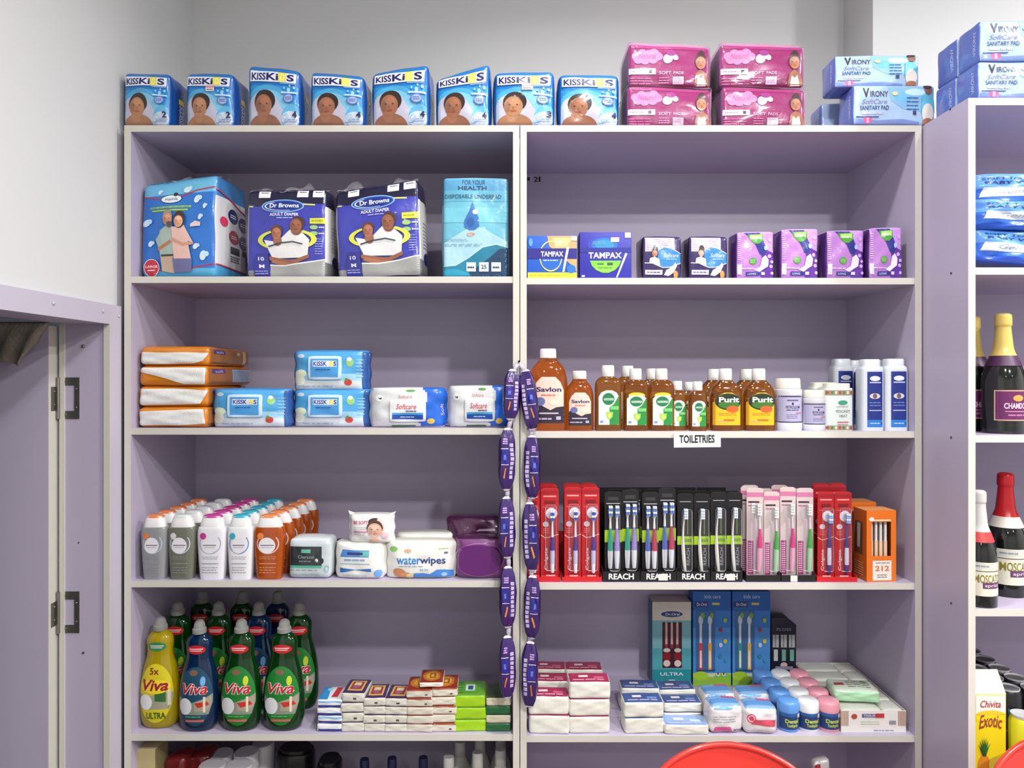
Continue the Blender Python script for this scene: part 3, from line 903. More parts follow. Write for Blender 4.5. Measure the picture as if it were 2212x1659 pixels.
def underpad():
    t = thing('underpad_pack', 'flat turquoise underpad pack with a blue drop, by the middle partition', 'pad pack')
    w, d, h = .166, .06, .245
    F = soft(w, d, h, .01, .005, 81, 0, .0015)
    shell(MB(), F, (8, 4, 12), {'d': (74, 150, 176), 'f': (104, 178, 200), 'l': (60, 130, 160), 'r': (90, 110, 130), 't': (120, 180, 205)}).build('bag', FILM, t, True)
    A = Art(*face(F))
    A.rect(.01, .86, .99, .99, (80, 150, 190)); A.rect(.01, .76, .99, .87, (94, 168, 196)); A.rect(.01, .55, .99, .7, (112, 188, 206))
    A.poly([(.01, .34), (.2, .42), (.4, .5), (.6, .5), (.8, .42), (.99, .36), (.99, .1), (.3, .1), (.01, .12)], (160, 200, 214))
    A.poly([(.01, .01), (.01, .11), (.2, .12), (.4, .2), (.6, .3), (.8, .33), (.99, .3), (.99, .01)], (30, 122, 150)); A.poly([(.3, .01), (.5, .1), (.7, .2), (.85, .29), (.99, .3), (.99, .01)], (22, 60, 96)); A.poly([(.01, .01), (.01, .08), (.2, .09), (.4, .05), (.42, .01)], (34, 150, 178))
    A.line([(.01, .115), (.2, .125), (.4, .205), (.6, .305), (.8, .335), (.99, .305)], .0022, (190, 226, 232))
    A.text(.30, .93, .64, .975, 'FOR YOUR', (40, 80, 110), .0); A.text(.24, .875, .66, .915, 'HEALTH', (30, 62, 96), .015); A.text(.04, .79, .88, .83, 'DISPOSABLE UNDERPAD', (48, 88, 110), .012)
    A.poly([(.45, .755), (.40, .66), (.33, .57), (.33, .51), (.4, .475), (.48, .475), (.55, .51), (.55, .58), (.5, .66)], (52, 112, 176)); A.ell(.42, .55, .06, .05, (40, 90, 160)); A.ell(.49, .655, .04, .025, (220, 200, 200))
    A.ell(.43, .435, .06, .012, (200, 130, 110)); A.ell(.41, .425, .04, .01, (214, 170, 160))
    A.small(.03, .36, .4, .39, 2, (90, 140, 160), .25, 1, 5); A.small(.03, .31, .66, .34, 2, (70, 120, 140), .25, 2, 6)
    for u in (.43, .62, .80): A.rect(u - .07, .065, u + .07, .155, (214, 226, 230))
    A.small(.375, .09, .48, .12, 1, (50, 70, 90), .6); A.text(.58, .09, .66, .13, '25', (50, 70, 90), .02); A.small(.75, .09, .85, .12, 1, (50, 70, 90), .6)
    A.build('front_print', t)
    return t, (w, d, h)
t, dm = underpad(); place(t, dm, 956, 1100, 384, .03, ZL[0], 1)

# ================================================================ first shelf, middle unit
def carton(name, label, cat, w, d, h, cols, group=None, r=.0012):
    t = thing(name, label, cat, group=group)
    F = rbox(w, d, h, r)
    shell(MB(), F, (2, 2, 2), cols).build('box', CARD, t, True, angle=25)
    return t, F, (w, d, h)
t, F, dm = carton('tampon_box', 'blue and beige tampon box with a yellow base stripe', 'box', .125, .06, .105, {'d': (32, 86, 176), 'f': (36, 92, 190)})
A = Art(*face(F), maxe=.05)
A.poly([(.40, .99), (.99, .99), (.99, .14), (.9, .3), (.75, .45), (.6, .6), (.44, .75)], (200, 164, 110)); A.poly([(.5, .95), (.9, .95), (.8, .75), (.56, .72)], (224, 190, 130)); A.ell(.62, .84, .09, .06, (226, 196, 170))
A.rect(.01, .01, .99, .14, (222, 206, 52)); A.small(.05, .05, .7, .1, 1, (180, 150, 40), .3, 3, 4)
A.ring(.47, .52, .23, .36, .09, (206, 214, 110), 26, 60, 350); A.ell(.47, .40, .19, .2, (30, 96, 190)); A.ell(.88, .22, .09, .1, (40, 110, 200))
A.rect(.01, .46, .99, .70, (38, 34, 128)); A.text(.27, .51, .72, .63, 'TAMPAX', (226, 228, 240), .025); A.small(.32, .40, .66, .44, 1, (190, 206, 230), .6, 2, 5)
A.poly([(.70, .15), (.74, .15), (.84, .74), (.79, .74)], (220, 222, 230)); A.rect(.88, .88, .99, .985, (222, 222, 214)); A.ell(.07, .84, .04, .1, (90, 150, 214))
A.build('front_print', t, CARD); place(t, dm, 1139, 1247, 509, .012, ZR[0])
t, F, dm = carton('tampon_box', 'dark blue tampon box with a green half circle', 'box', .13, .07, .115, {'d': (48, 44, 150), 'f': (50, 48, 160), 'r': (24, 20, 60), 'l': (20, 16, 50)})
A = Art(*face(F), maxe=.05)
for i, c in enumerate(((52, 70, 176), (44, 110, 190), (48, 140, 196))): A.ell(.48, .72, .32 - .07 * i, .2 - .045 * i, c, 24)
A.rect(.01, .56, .99, .66, (38, 40, 140)); A.poly([(.2, .38), (.8, .38), (.76, .27), (.68, .18), (.56, .12), (.44, .12), (.32, .18), (.24, .27)], (120, 206, 60)); A.ell(.5, .24, .2, .1, (140, 214, 76))
A.text(.17, .43, .81, .56, 'TAMPAX', (228, 230, 242), .025); A.rect(.34, .29, .47, .33, (60, 130, 60)); A.rect(.53, .28, .64, .34, (50, 90, 60)); A.small(.36, .2, .64, .26, 1, (90, 160, 60), .5)
A.poly([(.70, .02), (.73, .02), (.92, .53), (.88, .55)], (214, 216, 228)); A.rect(.60, .78, .76, .88, (226, 206, 196)); A.rect(.87, .87, .985, .985, (200, 216, 222)); A.small(.25, .72, .5, .80, 2, (120, 180, 210), .3)
A.rect(.04, .03, .1, .07, (200, 204, 230)); A.build('front_print', t, CARD); place(t, dm, 1252, 1364, 501, .012, ZR[0], -1)

def night_pad(label, seed):
    t = thing('sanitary_pad_pack', label, 'pad pack', group='dark purple pad packs')
    w, d, h = .093, .075, .103
    F = soft(w, d, h, .006, .003, seed, 0, .0008)
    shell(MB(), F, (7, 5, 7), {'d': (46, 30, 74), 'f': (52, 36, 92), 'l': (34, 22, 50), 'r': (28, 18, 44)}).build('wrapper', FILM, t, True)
    A = Art(*face(F))
    A.rect(.06, .64, .82, .97, (206, 192, 222)); A.small(.08, .66, .8, .95, 6, (160, 130, 180), .35, seed, 5)
    A.poly([(.36, .40), (.40, .66), (.55, .74), (.75, .70), (.99, .58), (.99, .36), (.75, .30), (.6, .24), (.45, .28)], (52, 128, 200)); A.line([(.36, .66), (.55, .75), (.75, .71), (.99, .59)], .0015, (210, 216, 236)); A.line([(.05, .37), (.25, .36), (.5, .26), (.7, .27), (.99, .37)], .002, (222, 216, 232))
    A.text(.54, .50, .92, .60, 'Softcare', (214, 224, 240), .0, .3); A.small(.6, .44, .9, .48, 1, (170, 200, 230), .5)
    A.poly([(.16, .36), (.18, .48), (.3, .52), (.42, .46), (.44, .30), (.3, .35)], (222, 206, 200)); A.ell(.32, .68, .07, .11, (50, 36, 36)); head(A, .30, .6, .0085, (186, 130, 104), (50, 36, 36))
    A.rect(.06, .09, .5, .2, (216, 210, 224)); A.small(.1, .12, .46, .17, 1, (100, 90, 120), .6, 3, 4)
    A.poly([(.54, .08), (.6, .2), (.75, .28), (.84, .38), (.88, .3), (.8, .15), (.66, .06)], (224, 214, 222)); A.ell(.85, .1, .06, .09, (206, 140, 70)); A.build('front_print', t)
    return t, (w, d, h)
for i, (a, b) in enumerate(((1388, 1472), (1488, 1572))):
    t, dm = night_pad('dark purple pad pack with a printed woman, %s' % ['beside the tampon boxes', 'beside the lilac packs'][i], 90 + i); place(t, dm, a, b, 511, .014, ZR[0], 3)

def lilac_pad(label, seed):
    t = thing('sanitary_pad_pack', label, 'pad pack', group='lilac pad packs')
    w, d, h = .09, .06, .122
    F = soft(w, d, h, .006, .004, seed, .02, .0012)
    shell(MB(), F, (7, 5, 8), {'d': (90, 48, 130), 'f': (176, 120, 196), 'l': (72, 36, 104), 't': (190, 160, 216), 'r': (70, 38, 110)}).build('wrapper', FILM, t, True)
    A = Art(*face(F))
    A.poly([(.20, .98), (.42, .86), (.55, .68), (.66, .45), (.70, .3), (.58, .12), (.66, .01), (.99, .01), (.99, .98)], (92, 46, 150)); A.poly([(.20, .985), (.36, .86), (.5, .7), (.6, .52), (.72, .50), (.78, .6), (.7, .8), (.6, .985)], (40, 46, 130))
    A.poly([(.62, .985), (.72, .78), (.82, .6), (.985, .55), (.985, .985)], (190, 140, 214)); A.poly([(.28, .94), (.7, .95), (.7, .82), (.58, .74), (.46, .74), (.34, .84)], (72, 150, 50)); A.poly([(.34, .93), (.68, .94), (.66, .86), (.4, .84)], (150, 214, 90)); A.text(.36, .84, .66, .9, 'natura', (226, 240, 210), .015)
    A.ell(.42, .37, .1, .075, (84, 150, 66)); A.small(.35, .33, .49, .41, 3, (170, 210, 150), .3)
    for (u, v, s) in ((.9, .7, .035), (.86, .48, .05), (.92, .36, .04), (.9, .26, .045), (.93, .12, .04), (.88, .82, .05)): A.ell(u, v, s, s * .8, (200, 160, 226), 10)
    A.ell(.76, .65, .05, .05, (150, 190, 230)); A.poly([(.46, .18), (.62, .26), (.66, .44), (.76, .5), (.84, .4), (.82, .26), (.7, .2), (.6, .14)], (218, 214, 222))
    A.rect(.24, .06, .6, .14, (40, 44, 130)); A.text(.28, .08, .5, .12, 'LONG', (200, 206, 236), .01); A.rect(.64, .08, .74, .14, (206, 200, 226)); A.small(.1, .18, .5, .24, 1, (216, 190, 226), .4)
    A.rect(.03, .08, .13, .3, (200, 200, 206)); A.small(.035, .38, .11, .9, 12, (210, 180, 224), .4, 4, 2)
    A.build('front_print', t)
    return t, (w, d, h)
for i, (a, b, yt) in enumerate(((1590, 1673, 501), (1686, 1768, 495), (1784, 1868, 498), (1876, 1950, 492))):
    t, dm = lilac_pad('lilac pad pack with a green leaf badge, %s of four' % ['leftmost', 'second', 'third', 'rightmost'][i], 100 + i); place(t, dm, a, b, yt, .016, ZR[0], [4, 3, 5, 4][i])
# ================================================================ second shelf, left unit
def orange_pack(label, seed, paper, side):
    t = thing('orange_pack', label, 'pack', group='orange packs in a stack')
    w, d, h = .182, .27, .0505
    F = soft(w, d, h, .014, .002, seed, 0, .0012, bt=.001)
    shell(MB(), F, (8, 8, 4), {'d': (206, 122, 22), 'r': (176, 104, 26), 'f': (208, 124, 24)}).build('bag', FILM, t, True)
    A = Art(*face(F), base=.0012)
    A.poly(paper, (222, 222, 220))
    A.build('paper_strip', t, MATT)
    S = Art(*face(F, 'r'))
    S.rect(.03, .1, .98, .9, (150, 92, 34)); S.rect(.08, .62, .34, .86, (70, 50, 110)); S.text(.14, .66, .3, .8, 'soft', (170, 160, 200), .01)
    if side: S.rect(.5, .18, .96, .84, (150, 168, 190)); S.small(.53, .25, .93, .78, 5, (100, 116, 140), .3)
    else: S.poly([(.78, .15), (.86, .15), (.88, .88), (.80, .88)], (206, 190, 130)); S.rect(.06, .16, .4, .2, (90, 60, 40)); S.ell(.66, .7, .05, .1, (206, 170, 120))
    S.build('side_print', t)
    T = Art(*face(F, 't')); T.rect(.5, .25, .95, .6, (70, 50, 110)); T.small(.3, .1, .7, .16, 1, (120, 70, 30), .6); T.build('top_print', t)
    return t, (w, d, h)
papers = [[(.02, .08), (.03, .78), (.5, .84), (.93, .93), (.97, .2), (.6, .1), (.3, .12)], [(.01, .05), (.06, .86), (.5, .9), (.99, .78), (.88, .15), (.5, .08)],
          [(.02, .7), (.04, .93), (.97, .95), (.95, .05), (.66, .08), (.4, .38), (.2, .56)], [(.0, .06), (.05, .70), (.99, .68), (.90, .26), (.75, .10), (.4, .06)]]
z = ZL[1]
for i in range(4):
    t, dm = orange_pack('orange pack with a white paper strip, %s of the stack' % ['bottom', 'second from bottom', 'third from bottom', 'topmost'][i], 110 + i, papers[i], i == 2)
    hh = (ZC + (CY - [879, 834, 790, 748][i]) * (D + .02) / FPX) - z
    t.location = (px([373, 373, 374, 375][i], .02), .02 + .004 * (i % 2), z); t.scale = (.98, 1, hh / dm[2]); t.rotation_euler = (0, 0, math.radians([-1, 1, -2, 0][i])); z += hh

def wipes_base(name, label, w, d, h, seed, cols, lid, lidcol, group=None, n=(10, 4, 7), amp=.0018, cf=None):
    """pillow wipes pack with crimped ends; lid = (u0, v0, u1, v1) or None"""
    t = thing(name, label, 'wipes pack', group=group)
    g = wob(amp, 5, seed)
    def fn(p, a, b, c):
        k = 1 - .72 * abs(a) ** 7
        p.y = d / 2 + (p.y - d / 2) * k
        p.y += g(a, b, c); p.x += .0015 * math.sin(7 * c + seed) * abs(a) ** 5 * (1 if a > 0 else -1)
        return p
    F = rbox(w, d, h, .01, (.001, .006, .002), fn)
    F.fine = 2
    shell(MB(), F, n, cols, cf).build('pouch', FILM, t, True)
    if lid:
        u0, v0, u1, v1 = lid
        lw, lh = (u1 - u0) * w, (v1 - v0) * h
        def lf(p, a, b, c):
            q = F(2 * (u0 + (u1 - u0) * (a + 1) / 2) - 1, -1, 2 * (v0 + (v1 - v0) * (c + 1) / 2) - 1)
            k = 1 - .05 * (abs(a) * abs(c)) ** 10
            return Vector((p.x * k + (u0 + u1 - 1) * w / 2, q.y - .0055 + p.y, lh / 2 + (p.z - lh / 2) * (1 - .07 * (abs(a) * abs(c)) ** 10) + v0 * h))
        # rounded-corner lid following the front of the pouch
        LF = rbox(lw, .006, lh, .0025, (0, 0, 0), lf)
        l = shell(MB(), LF, (6, 1, 5), lidcol).build('lid', PLAS, t, True)
        t2 = LF
    else: l, t2 = None, None
    return t, F, l, t2, (w, d, h)
def kk_wipes(label, seed):
    def cf(f, a, b, c):
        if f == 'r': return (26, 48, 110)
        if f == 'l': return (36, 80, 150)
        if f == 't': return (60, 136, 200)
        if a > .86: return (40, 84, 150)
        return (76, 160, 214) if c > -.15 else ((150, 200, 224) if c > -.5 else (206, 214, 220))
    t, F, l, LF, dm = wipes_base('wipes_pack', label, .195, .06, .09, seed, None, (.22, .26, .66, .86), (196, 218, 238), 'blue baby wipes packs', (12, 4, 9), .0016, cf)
    A = Art(*face(F)); A.ell(.12, .86, .05, .05, (196, 214, 230)); A.ell(.76, .7, .05, .11, (150, 200, 120)); A.ell(.755, .78, .03, .05, (226, 236, 226)); A.ell(.74, .2, .05, .08, (196, 56, 50)); A.ell(.72, .27, .02, .04, (90, 140, 60))
    A.ell(.12, .42, .08, .1, (214, 224, 196)); A.ell(.1, .25, .08, .14, (220, 226, 210)); A.small(.15, .08, .6, .13, 1, (150, 170, 190), .5, 2, 5); A.small(.84, .3, .93, .8, 6, (150, 190, 220), .3, 5, 2)
    A.build('front_print', t)
    B = Art(*face(LF)); B.rect(.09, .12, .91, .88, (70, 148, 208)); B.rect(.16, .55, .86, .8, (206, 220, 236)); B.text(.18, .58, .58, .77, 'KISSK', (60, 50, 130), .03); B.rect(.64, .57, .75, .79, (222, 212, 110)); B.text(.77, .58, .85, .77, 'S', (60, 50, 130), .03); B.small(.25, .4, .75, .47, 1, (40, 90, 170), .7, 2, 4)
    b = B.build('lid_print', l, PLAS)
    return t, dm, B
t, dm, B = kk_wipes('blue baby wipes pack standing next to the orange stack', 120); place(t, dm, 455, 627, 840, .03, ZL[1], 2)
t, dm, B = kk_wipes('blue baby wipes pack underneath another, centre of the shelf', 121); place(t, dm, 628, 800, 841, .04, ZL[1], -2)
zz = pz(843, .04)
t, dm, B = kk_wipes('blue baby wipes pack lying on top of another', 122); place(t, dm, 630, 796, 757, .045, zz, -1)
def white_wipes(label, seed):
    cf = lambda f, a, b, c: ((30, 96, 200) if (f == 'r' or (f in 'ftb' and a > .38 + .12 * math.sin(c * 3))) else ((206, 208, 210) if f != 'l' else (170, 172, 178)))
    t, F, l, LF, dm = wipes_base('wipes_pack', label, .19, .06, .095, seed, None, (.27, .14, .74, .7), (216, 220, 222), 'white and blue wipes packs', (16, 4, 8), .0022, cf)
    A = Art(*face(F)); A.text(.38, .74, .56, .82, 'Softcare', (206, 120, 120), .0, .3); A.ell(.14, .74, .05, .09, (226, 228, 228)); A.poly([(.12, .74), (.18, .76), (.16, .7)], (40, 60, 60)); A.ell(.8, .16, .05, .07, (220, 180, 70)); A.rect(.3, .01, .6, .06, (40, 110, 70)); A.ell(.54, .93, .06, .03, (80, 150, 70)); A.text(.92, .3, .96, .6, 'Soft', (190, 170, 210), .01, rot=90)
    A.build('front_print', t)
    B = Art(*face(LF)); B.text(.18, .58, .74, .82, 'Softcare', (200, 70, 80), .01, .3); B.small(.45, .45, .75, .54, 1, (110, 90, 120), .6); B.poly([(.08, .14), (.92, .12), (.92, .4), (.08, .4)], (30, 70, 160)); B.rect(.08, .33, .92, .42, (60, 150, 200)); B.small(.3, .2, .7, .27, 1, (200, 214, 236), .5)
    B.build('lid_print', l, PLAS)
    return t, dm
t, dm = white_wipes('white and blue wipes pack in the middle of the shelf', 130); place(t, dm, 797, 964, 838, .03, ZL[1], 3)
t, dm = white_wipes('white and blue wipes pack half hidden behind the purple sachets', 131); place(t, dm, 966, 1106, 834, .03, ZL[1], 0)

# ================================================================ second shelf, middle unit: bottles
AMBER = material('amber_liquid', '#ee7c18', rough=0.08, trans=0.88, noise=0.02, ior=1.36, coat=.3)
BROWN = material('brown_antiseptic', '#c27a28', rough=0.08, trans=0.85, noise=0.02, ior=1.36, coat=.3)
def round_cap(t, z, r, h, col=(226, 226, 224), cy=0, ribs=True, name='cap'):
    mb = MB()
    prof = [(z, r * .96, r * .96), (z + .001, r, r), (z + h * .85, r * .97, r * .97), (z + h, r * .9, r * .9)]
    return mb.lathe(prof, 28, 2, col, 0, cy).build(name, PLAS, t, True, angle=40)
def antiseptic(name, label, group, mat, w, d, h, cap_r, cap_h, kind, n=3.6):
    t = thing(name, label, 'bottle', group=group)
    rx, ry = w / 2, d / 2
    hb = h - cap_h
    prof = smoothprof([(0, rx * .94, ry * .94), (hb * .04, rx, ry), (hb * .3, rx, ry), (hb * .62, rx, ry)] + ([(hb * .76, rx * .95, ry * .98), (hb * .87, rx * .8, ry * .86), (hb * .94, rx * .58, ry * .68)] if kind in ('arch', 'yellow') else [(hb * .82, rx, ry), (hb * .91, rx * .93, ry * .93), (hb * .97, rx * .7, ry * .75)]) + [(hb, cap_r * .92, cap_r * .92)], 4)
    MB().lathe(prof, 36, n if kind != 'arch' else 2.8).build('bottle', mat, t, True, (0, ry, 0))
    round_cap(t, hb, cap_r, cap_h, cy=ry)
    M0 = wrapM(prof, n if kind != 'arch' else 2.8, hb * .1, hb * .76, .95)
    M = lambda u, v: M0(u, v) + Vector((0, ry, 0))
    A = Art(M, w * 1.0, hb * .66, .0001, .0005, .006)
    if kind == 'green':
        A.poly([(.1, .02), (.9, .02), (.9, .8), (.8, .92), (.62, .98), (.38, .98), (.2, .92), (.1, .8)], (222, 226, 218)); A.poly([(.52, .02), (.9, .02), (.9, .85), (.7, .6), (.52, .5)], (38, 134, 60))
        A.ell(.48, .74, .24, .17, (34, 116, 74), 20); A.rect(.3, .70, .68, .76, (190, 216, 196)); A.text(.32, .71, .66, .755, 'Dettol', (34, 116, 74), .01); A.poly([(.38, .38), (.66, .38), (.64, .24), (.52, .16), (.4, .24)], (150, 200, 90)); A.ell(.52, .28, .08, .06, (220, 210, 90)); A.rect(.55, .44, .88, .54, (110, 190, 110)); A.rect(.16, .08, .28, .14, (120, 140, 190))
    elif kind == 'greeny':
        A.ell(.5, .9, .34, .09, (222, 196, 40)); A.poly([(.1, .02), (.9, .02), (.9, .8), (.76, .9), (.24, .9), (.1, .8)], (222, 226, 218)); A.poly([(.52, .02), (.9, .02), (.9, .84), (.7, .6), (.52, .5)], (38, 134, 60))
        A.ell(.48, .72, .26, .15, (34, 116, 74), 20); A.rect(.28, .68, .70, .74, (200, 222, 200)); A.text(.3, .69, .68, .735, 'Dettol', (34, 116, 74), .01); A.poly([(.36, .36), (.66, .36), (.64, .22), (.52, .14), (.38, .22)], (150, 200, 90)); A.ell(.52, .26, .08, .06, (220, 210, 90)); A.rect(.55, .42, .88, .52, (110, 190, 110)); A.rect(.16, .08, .28, .14, (120, 140, 190))
    elif kind == 'yellow':
        A.poly([(.1, .02), (.9, .02), (.9, .7), (.8, .9), (.62, .99), (.38, .99), (.2, .9), (.1, .7)], (222, 176, 30)); A.poly([(.02, .02), (.1, .02), (.1, .75), (.02, .7)], (190, 140, 30)); A.ell(.5, .72, .42, .25, (26, 46, 30), 22); A.ell(.52, .63, .34, .12, (60, 110, 40)); A.text(.2, .70, .86, .86, 'Purit', (236, 236, 226), .03); A.ell(.64, .5, .2, .1, (206, 90, 40)); A.small(.2, .3, .8, .4, 2, (190, 120, 30), .3); A.small(.16, .08, .5, .18, 2, (236, 180, 120), .5); A.rect(.35, .15, .7, .2, (180, 110, 30))
    else:
        A.poly([(.1, .01), (.9, .01), (.9, .7), (.82, .86), (.68, .97), (.32, .97), (.18, .86), (.1, .7)], (226, 196, 182)); A.poly([(.08, .01), (.92, .01), (.92, .36), (.7, .34), (.55, .28), (.35, .36), (.2, .46), (.08, .4)], (44, 36, 52)); A.text(.18, .66, .84, .76, 'Savlon', (36, 40, 90), .03); A.small(.3, .56, .7, .62, 1, (206, 110, 90), .5); A.ell(.28, .46, .13, .09, (96, 108, 160)); A.ell(.66, .44, .16, .06, (226, 206, 190)); A.rect(.2, .2, .76, .23, (190, 180, 190)); A.small(.14, .07, .6, .13, 1, (170, 160, 180), .6); A.rect(.7, .08, .82, .15, (170, 170, 190))
    A.build('label_print', t, CARD)
    return t, (w, d, h)
t, dm = antiseptic('antiseptic_bottle', 'large orange antiseptic bottle with a white cap', None, AMBER, .098, .055, .198, .021, .023, 'arch'); place(t, dm, 1142, 1227, 753, .02, ZR[1])
t, dm = antiseptic('antiseptic_bottle', 'small orange antiseptic bottle beside the large one', None, AMBER, .07, .045, .145, .018, .02, 'arch'); place(t, dm, 1222, 1283, 801, .018, ZR[1])
gl = 'amber bottles with green and white labels'
first, dm = antiseptic('antiseptic_bottle', 'amber bottle with green and white label, leftmost, no yellow band', gl, BROWN, .063, .04, .162, .0155, .028, 'green'); place(first, dm, 1286, 1343, 789, .018, ZR[1])
g2, dm2 = antiseptic('antiseptic_bottle', 'amber bottle with green label and yellow band, left of two', gl, BROWN, .063, .04, .155, .0155, .028, 'greeny'); place(g2, dm2, 1347, 1402, 796, .018, ZR[1])
t = dup(g2, 'amber bottle with green label and yellow band, right of two'); place(t, dm2, 1403, 1458, 796, .02, ZR[1])
t = dup(first, 'amber bottle behind the left yellow-banded bottle, its white cap showing'); place(t, dm, 1330, 1384, 790, .08, ZR[1])
t = dup(g2, 'amber bottle behind the right yellow-banded bottle, its white cap showing'); place(t, dm2, 1383, 1437, 796, .09, ZR[1])
s1, dms = antiseptic('antiseptic_bottle', 'small amber bottle with green label, left of the small three', 'small amber bottles', BROWN, .045, .034, .12, .0125, .022, 'green'); place(s1, dms, 1446, 1484, 823, .03, ZR[1])
t = dup(s1, 'small amber bottle with green label, right of the small three'); place(t, dms, 1490, 1528, 824, .016, ZR[1])
t = dup(s1, 'small amber bottle hidden behind the other two small ones'); place(t, dms, 1472, 1508, 825, .07, ZR[1])
pg = 'amber bottles with yellow labels'
p1_, dmp = antiseptic('antiseptic_bottle', 'amber bottle with a yellow label, front left of four', pg, BROWN, .08, .05, .16, .0165, .03, 'yellow'); place(p1_, dmp, 1536, 1605, 796, .018, ZR[1])
t = dup(p1_, 'amber bottle with a yellow label, front right of four'); place(t, dmp, 1608, 1678, 796, .018, ZR[1])
t = dup(p1_, 'amber bottle behind the front left yellow-labelled one'); place(t, dmp, 1512, 1577, 797, .09, ZR[1])
t = dup(p1_, 'amber bottle behind the front right yellow-labelled one'); place(t, dmp, 1583, 1648, 797, .09, ZR[1])

def jar(label, w, h):
    t = thing('petroleum_jar', label, 'jar', group='lavender labelled jars')
    r = w / 2
    body = [(0, r * .97, r * .97), (.003, r, r), (h * .14, r, r), (h * .16, r * .97, r * .97), (h * .66, r * .97, r * .97), (h * .68, r, r), (h * .78, r, r), (h * .80, r * .86, r * .86)]
    MB().lathe(body, 36, 2, (206, 206, 214), 0, r).build('jar', PLAS, t, True, angle=35)
    round_cap(t, h * .80, r * .9, h * .2, (214, 212, 200), r, name='lid')
    M0 = wrapM([(0, r * .972, r * .972), (h, r * .972, r * .972)], 2, h * .15, h * .67, .97)
    A = Art(lambda u, v: M0(u, v) + Vector((0, r, 0)), r * 2, h * .52, .00008, .0003, .006)
    A.rect(.0, .0, 1, 1, (170, 166, 196)); A.rect(0, .94, 1, 1, (70, 66, 90)); A.rect(0, 0, 1, .05, (70, 66, 90)); A.rect(.3, .8, .72, .85, (90, 86, 110)); A.ell(.5, .70, .04, .05, (40, 40, 70)); A.text(.26, .52, .78, .63, 'PETROLEUM', (44, 42, 80), .01); A.small(.28, .44, .76, .5, 1, (60, 58, 96), .5); A.rect(.62, .34, .86, .39, (190, 110, 130)); A.small(.28, .15, .72, .34, 3, (130, 124, 160), .35)
    A.build('label_print', t, CARD)
    return t, (w, w, h)
t, dm = jar('large lavender labelled jar with a white lid', .068, .132); place(t, dm, 1672, 1731, 817, .02, ZR[1])
t, dm = jar('small lavender labelled jar beside the tin with red dots', .058, .104); place(t, dm, 1733, 1783, 842, .018, ZR[1])
def tin(label):
    t = thing('powder_tin', label, 'tin', group='pale tins')
    w, d, h = .068, .05, .122
    prof = [(0, w / 2, d / 2), (h * .88, w / 2, d / 2), (h * .9, w / 2 * .97, d / 2 * .97)]
    MB().lathe(prof, 36, 4.5, (206, 214, 212), 0, d / 2).build('tin', PLAS, t, True, angle=35)
    MB().lathe([(h * .9, w / 2 * .86, d / 2 * .86), (h * .99, w / 2 * .86, d / 2 * .86), (h, w / 2 * .8, d / 2 * .8)], 30, 4, (222, 220, 206), 0, d / 2).build('lid', PLAS, t, True, angle=35)
    M0 = wrapM([(0, w / 2, d / 2), (h, w / 2, d / 2)], 4.5, 0, h * .88, .97)
    A = Art(lambda u, v: M0(u, v) + Vector((0, d / 2, 0)), w, h * .88, .0001, .0004, .006)
    for v in (.02, .86):
        A.rect(.0, v, 1, v + .11, (150, 140, 110))
        for k in range(7): A.rect(.02 + k * .14, v + .02, .09 + k * .14, v + .09, [(176, 60, 60), (90, 120, 70), (226, 214, 190)][k % 3])
    A.ell(.58, .68, .17, .05, (60, 150, 120)); A.small(.35, .56, .8, .6, 1, (150, 160, 160), .4); A.text(.34, .44, .84, .50, 'POCKET', (60, 76, 76), .0); A.text(.46, .33, .74, .39, 'HEAT', (60, 76, 76), .0); A.rect(.38, .2, .78, .225, (190, 100, 110)); A.small(.38, .14, .78, .18, 1, (180, 130, 130), .4)
    A.build('label_print', t, CARD)
    return t, (w, d, h)
t, dm = tin('pale tin with red dotted bands, in front'); place(t, dm, 1785, 1846, 828, .018, ZR[1])
t2 = dup(t, 'pale tin with red dotted bands, half hidden behind'); place(t2, dm, 1757, 1815, 826, .075, ZR[1])
def talc(label):
    t = thing('talc_bottle', label, 'bottle', group='white powder bottles')
    w, d, h = .056, .05, .18
    prof = smoothprof([(0, w / 2 * .94, d / 2 * .94), (.004, w / 2, d / 2), (h * .4, w / 2, d / 2), (h * .8, w / 2, d / 2), (h * .87, w / 2 * .97, d / 2 * .97), (h * .9, w / 2 * .84, d / 2 * .84)], 3)
    MB().lathe(prof, 32, 4, (206, 212, 222), 0, d / 2).build('bottle', PLAS, t, True, angle=50)
    MB().lathe([(h * .9, w / 2 * .78, d / 2 * .8), (h * .985, w / 2 * .78, d / 2 * .8), (h, w / 2 * .7, d / 2 * .72)], 28, 3.5, (212, 218, 226), 0, d / 2).build('cap', PLAS, t, True, angle=40)
    M0 = wrapM(prof, 4, h * .05, h * .84, .95)
    A = Art(lambda u, v: M0(u, v) + Vector((0, d / 2, 0)), w, h * .79, .0001, .0004, .006)
    A.rect(.18, .0, .88, .98, (34, 50, 128)); A.rect(.18, .0, .88, .13, (44, 120, 200)); A.ell(.53, .86, .24, .045, (222, 226, 236)); A.rect(.28, .78, .8, .80, (190, 200, 226)); A.ell(.52, .55, .24, .05, (206, 200, 206)); A.ell(.52, .55, .1, .045, (110, 90, 90)); A.small(.28, .36, .8, .46, 2, (120, 136, 190), .3); A.rect(.26, .29, .82, .305, (190, 200, 226)); A.small(.3, .05, .76, .09, 1, (190, 214, 240), .4)
    A.build('label_print', t, CARD)
    return t, (w, d, h)
t, dm = talc('white powder bottle with navy label, front left of three'); place(t, dm, 1860, 1909, 776, .02, ZR[1])
t2 = dup(t, 'white powder bottle with navy label, front right of three'); place(t2, dm, 1911, 1961, 775, .02, ZR[1])
t2 = dup(t, 'white powder bottle with navy label, behind and to the left'); place(t2, dm, 1799, 1845, 775, .12, ZR[1])
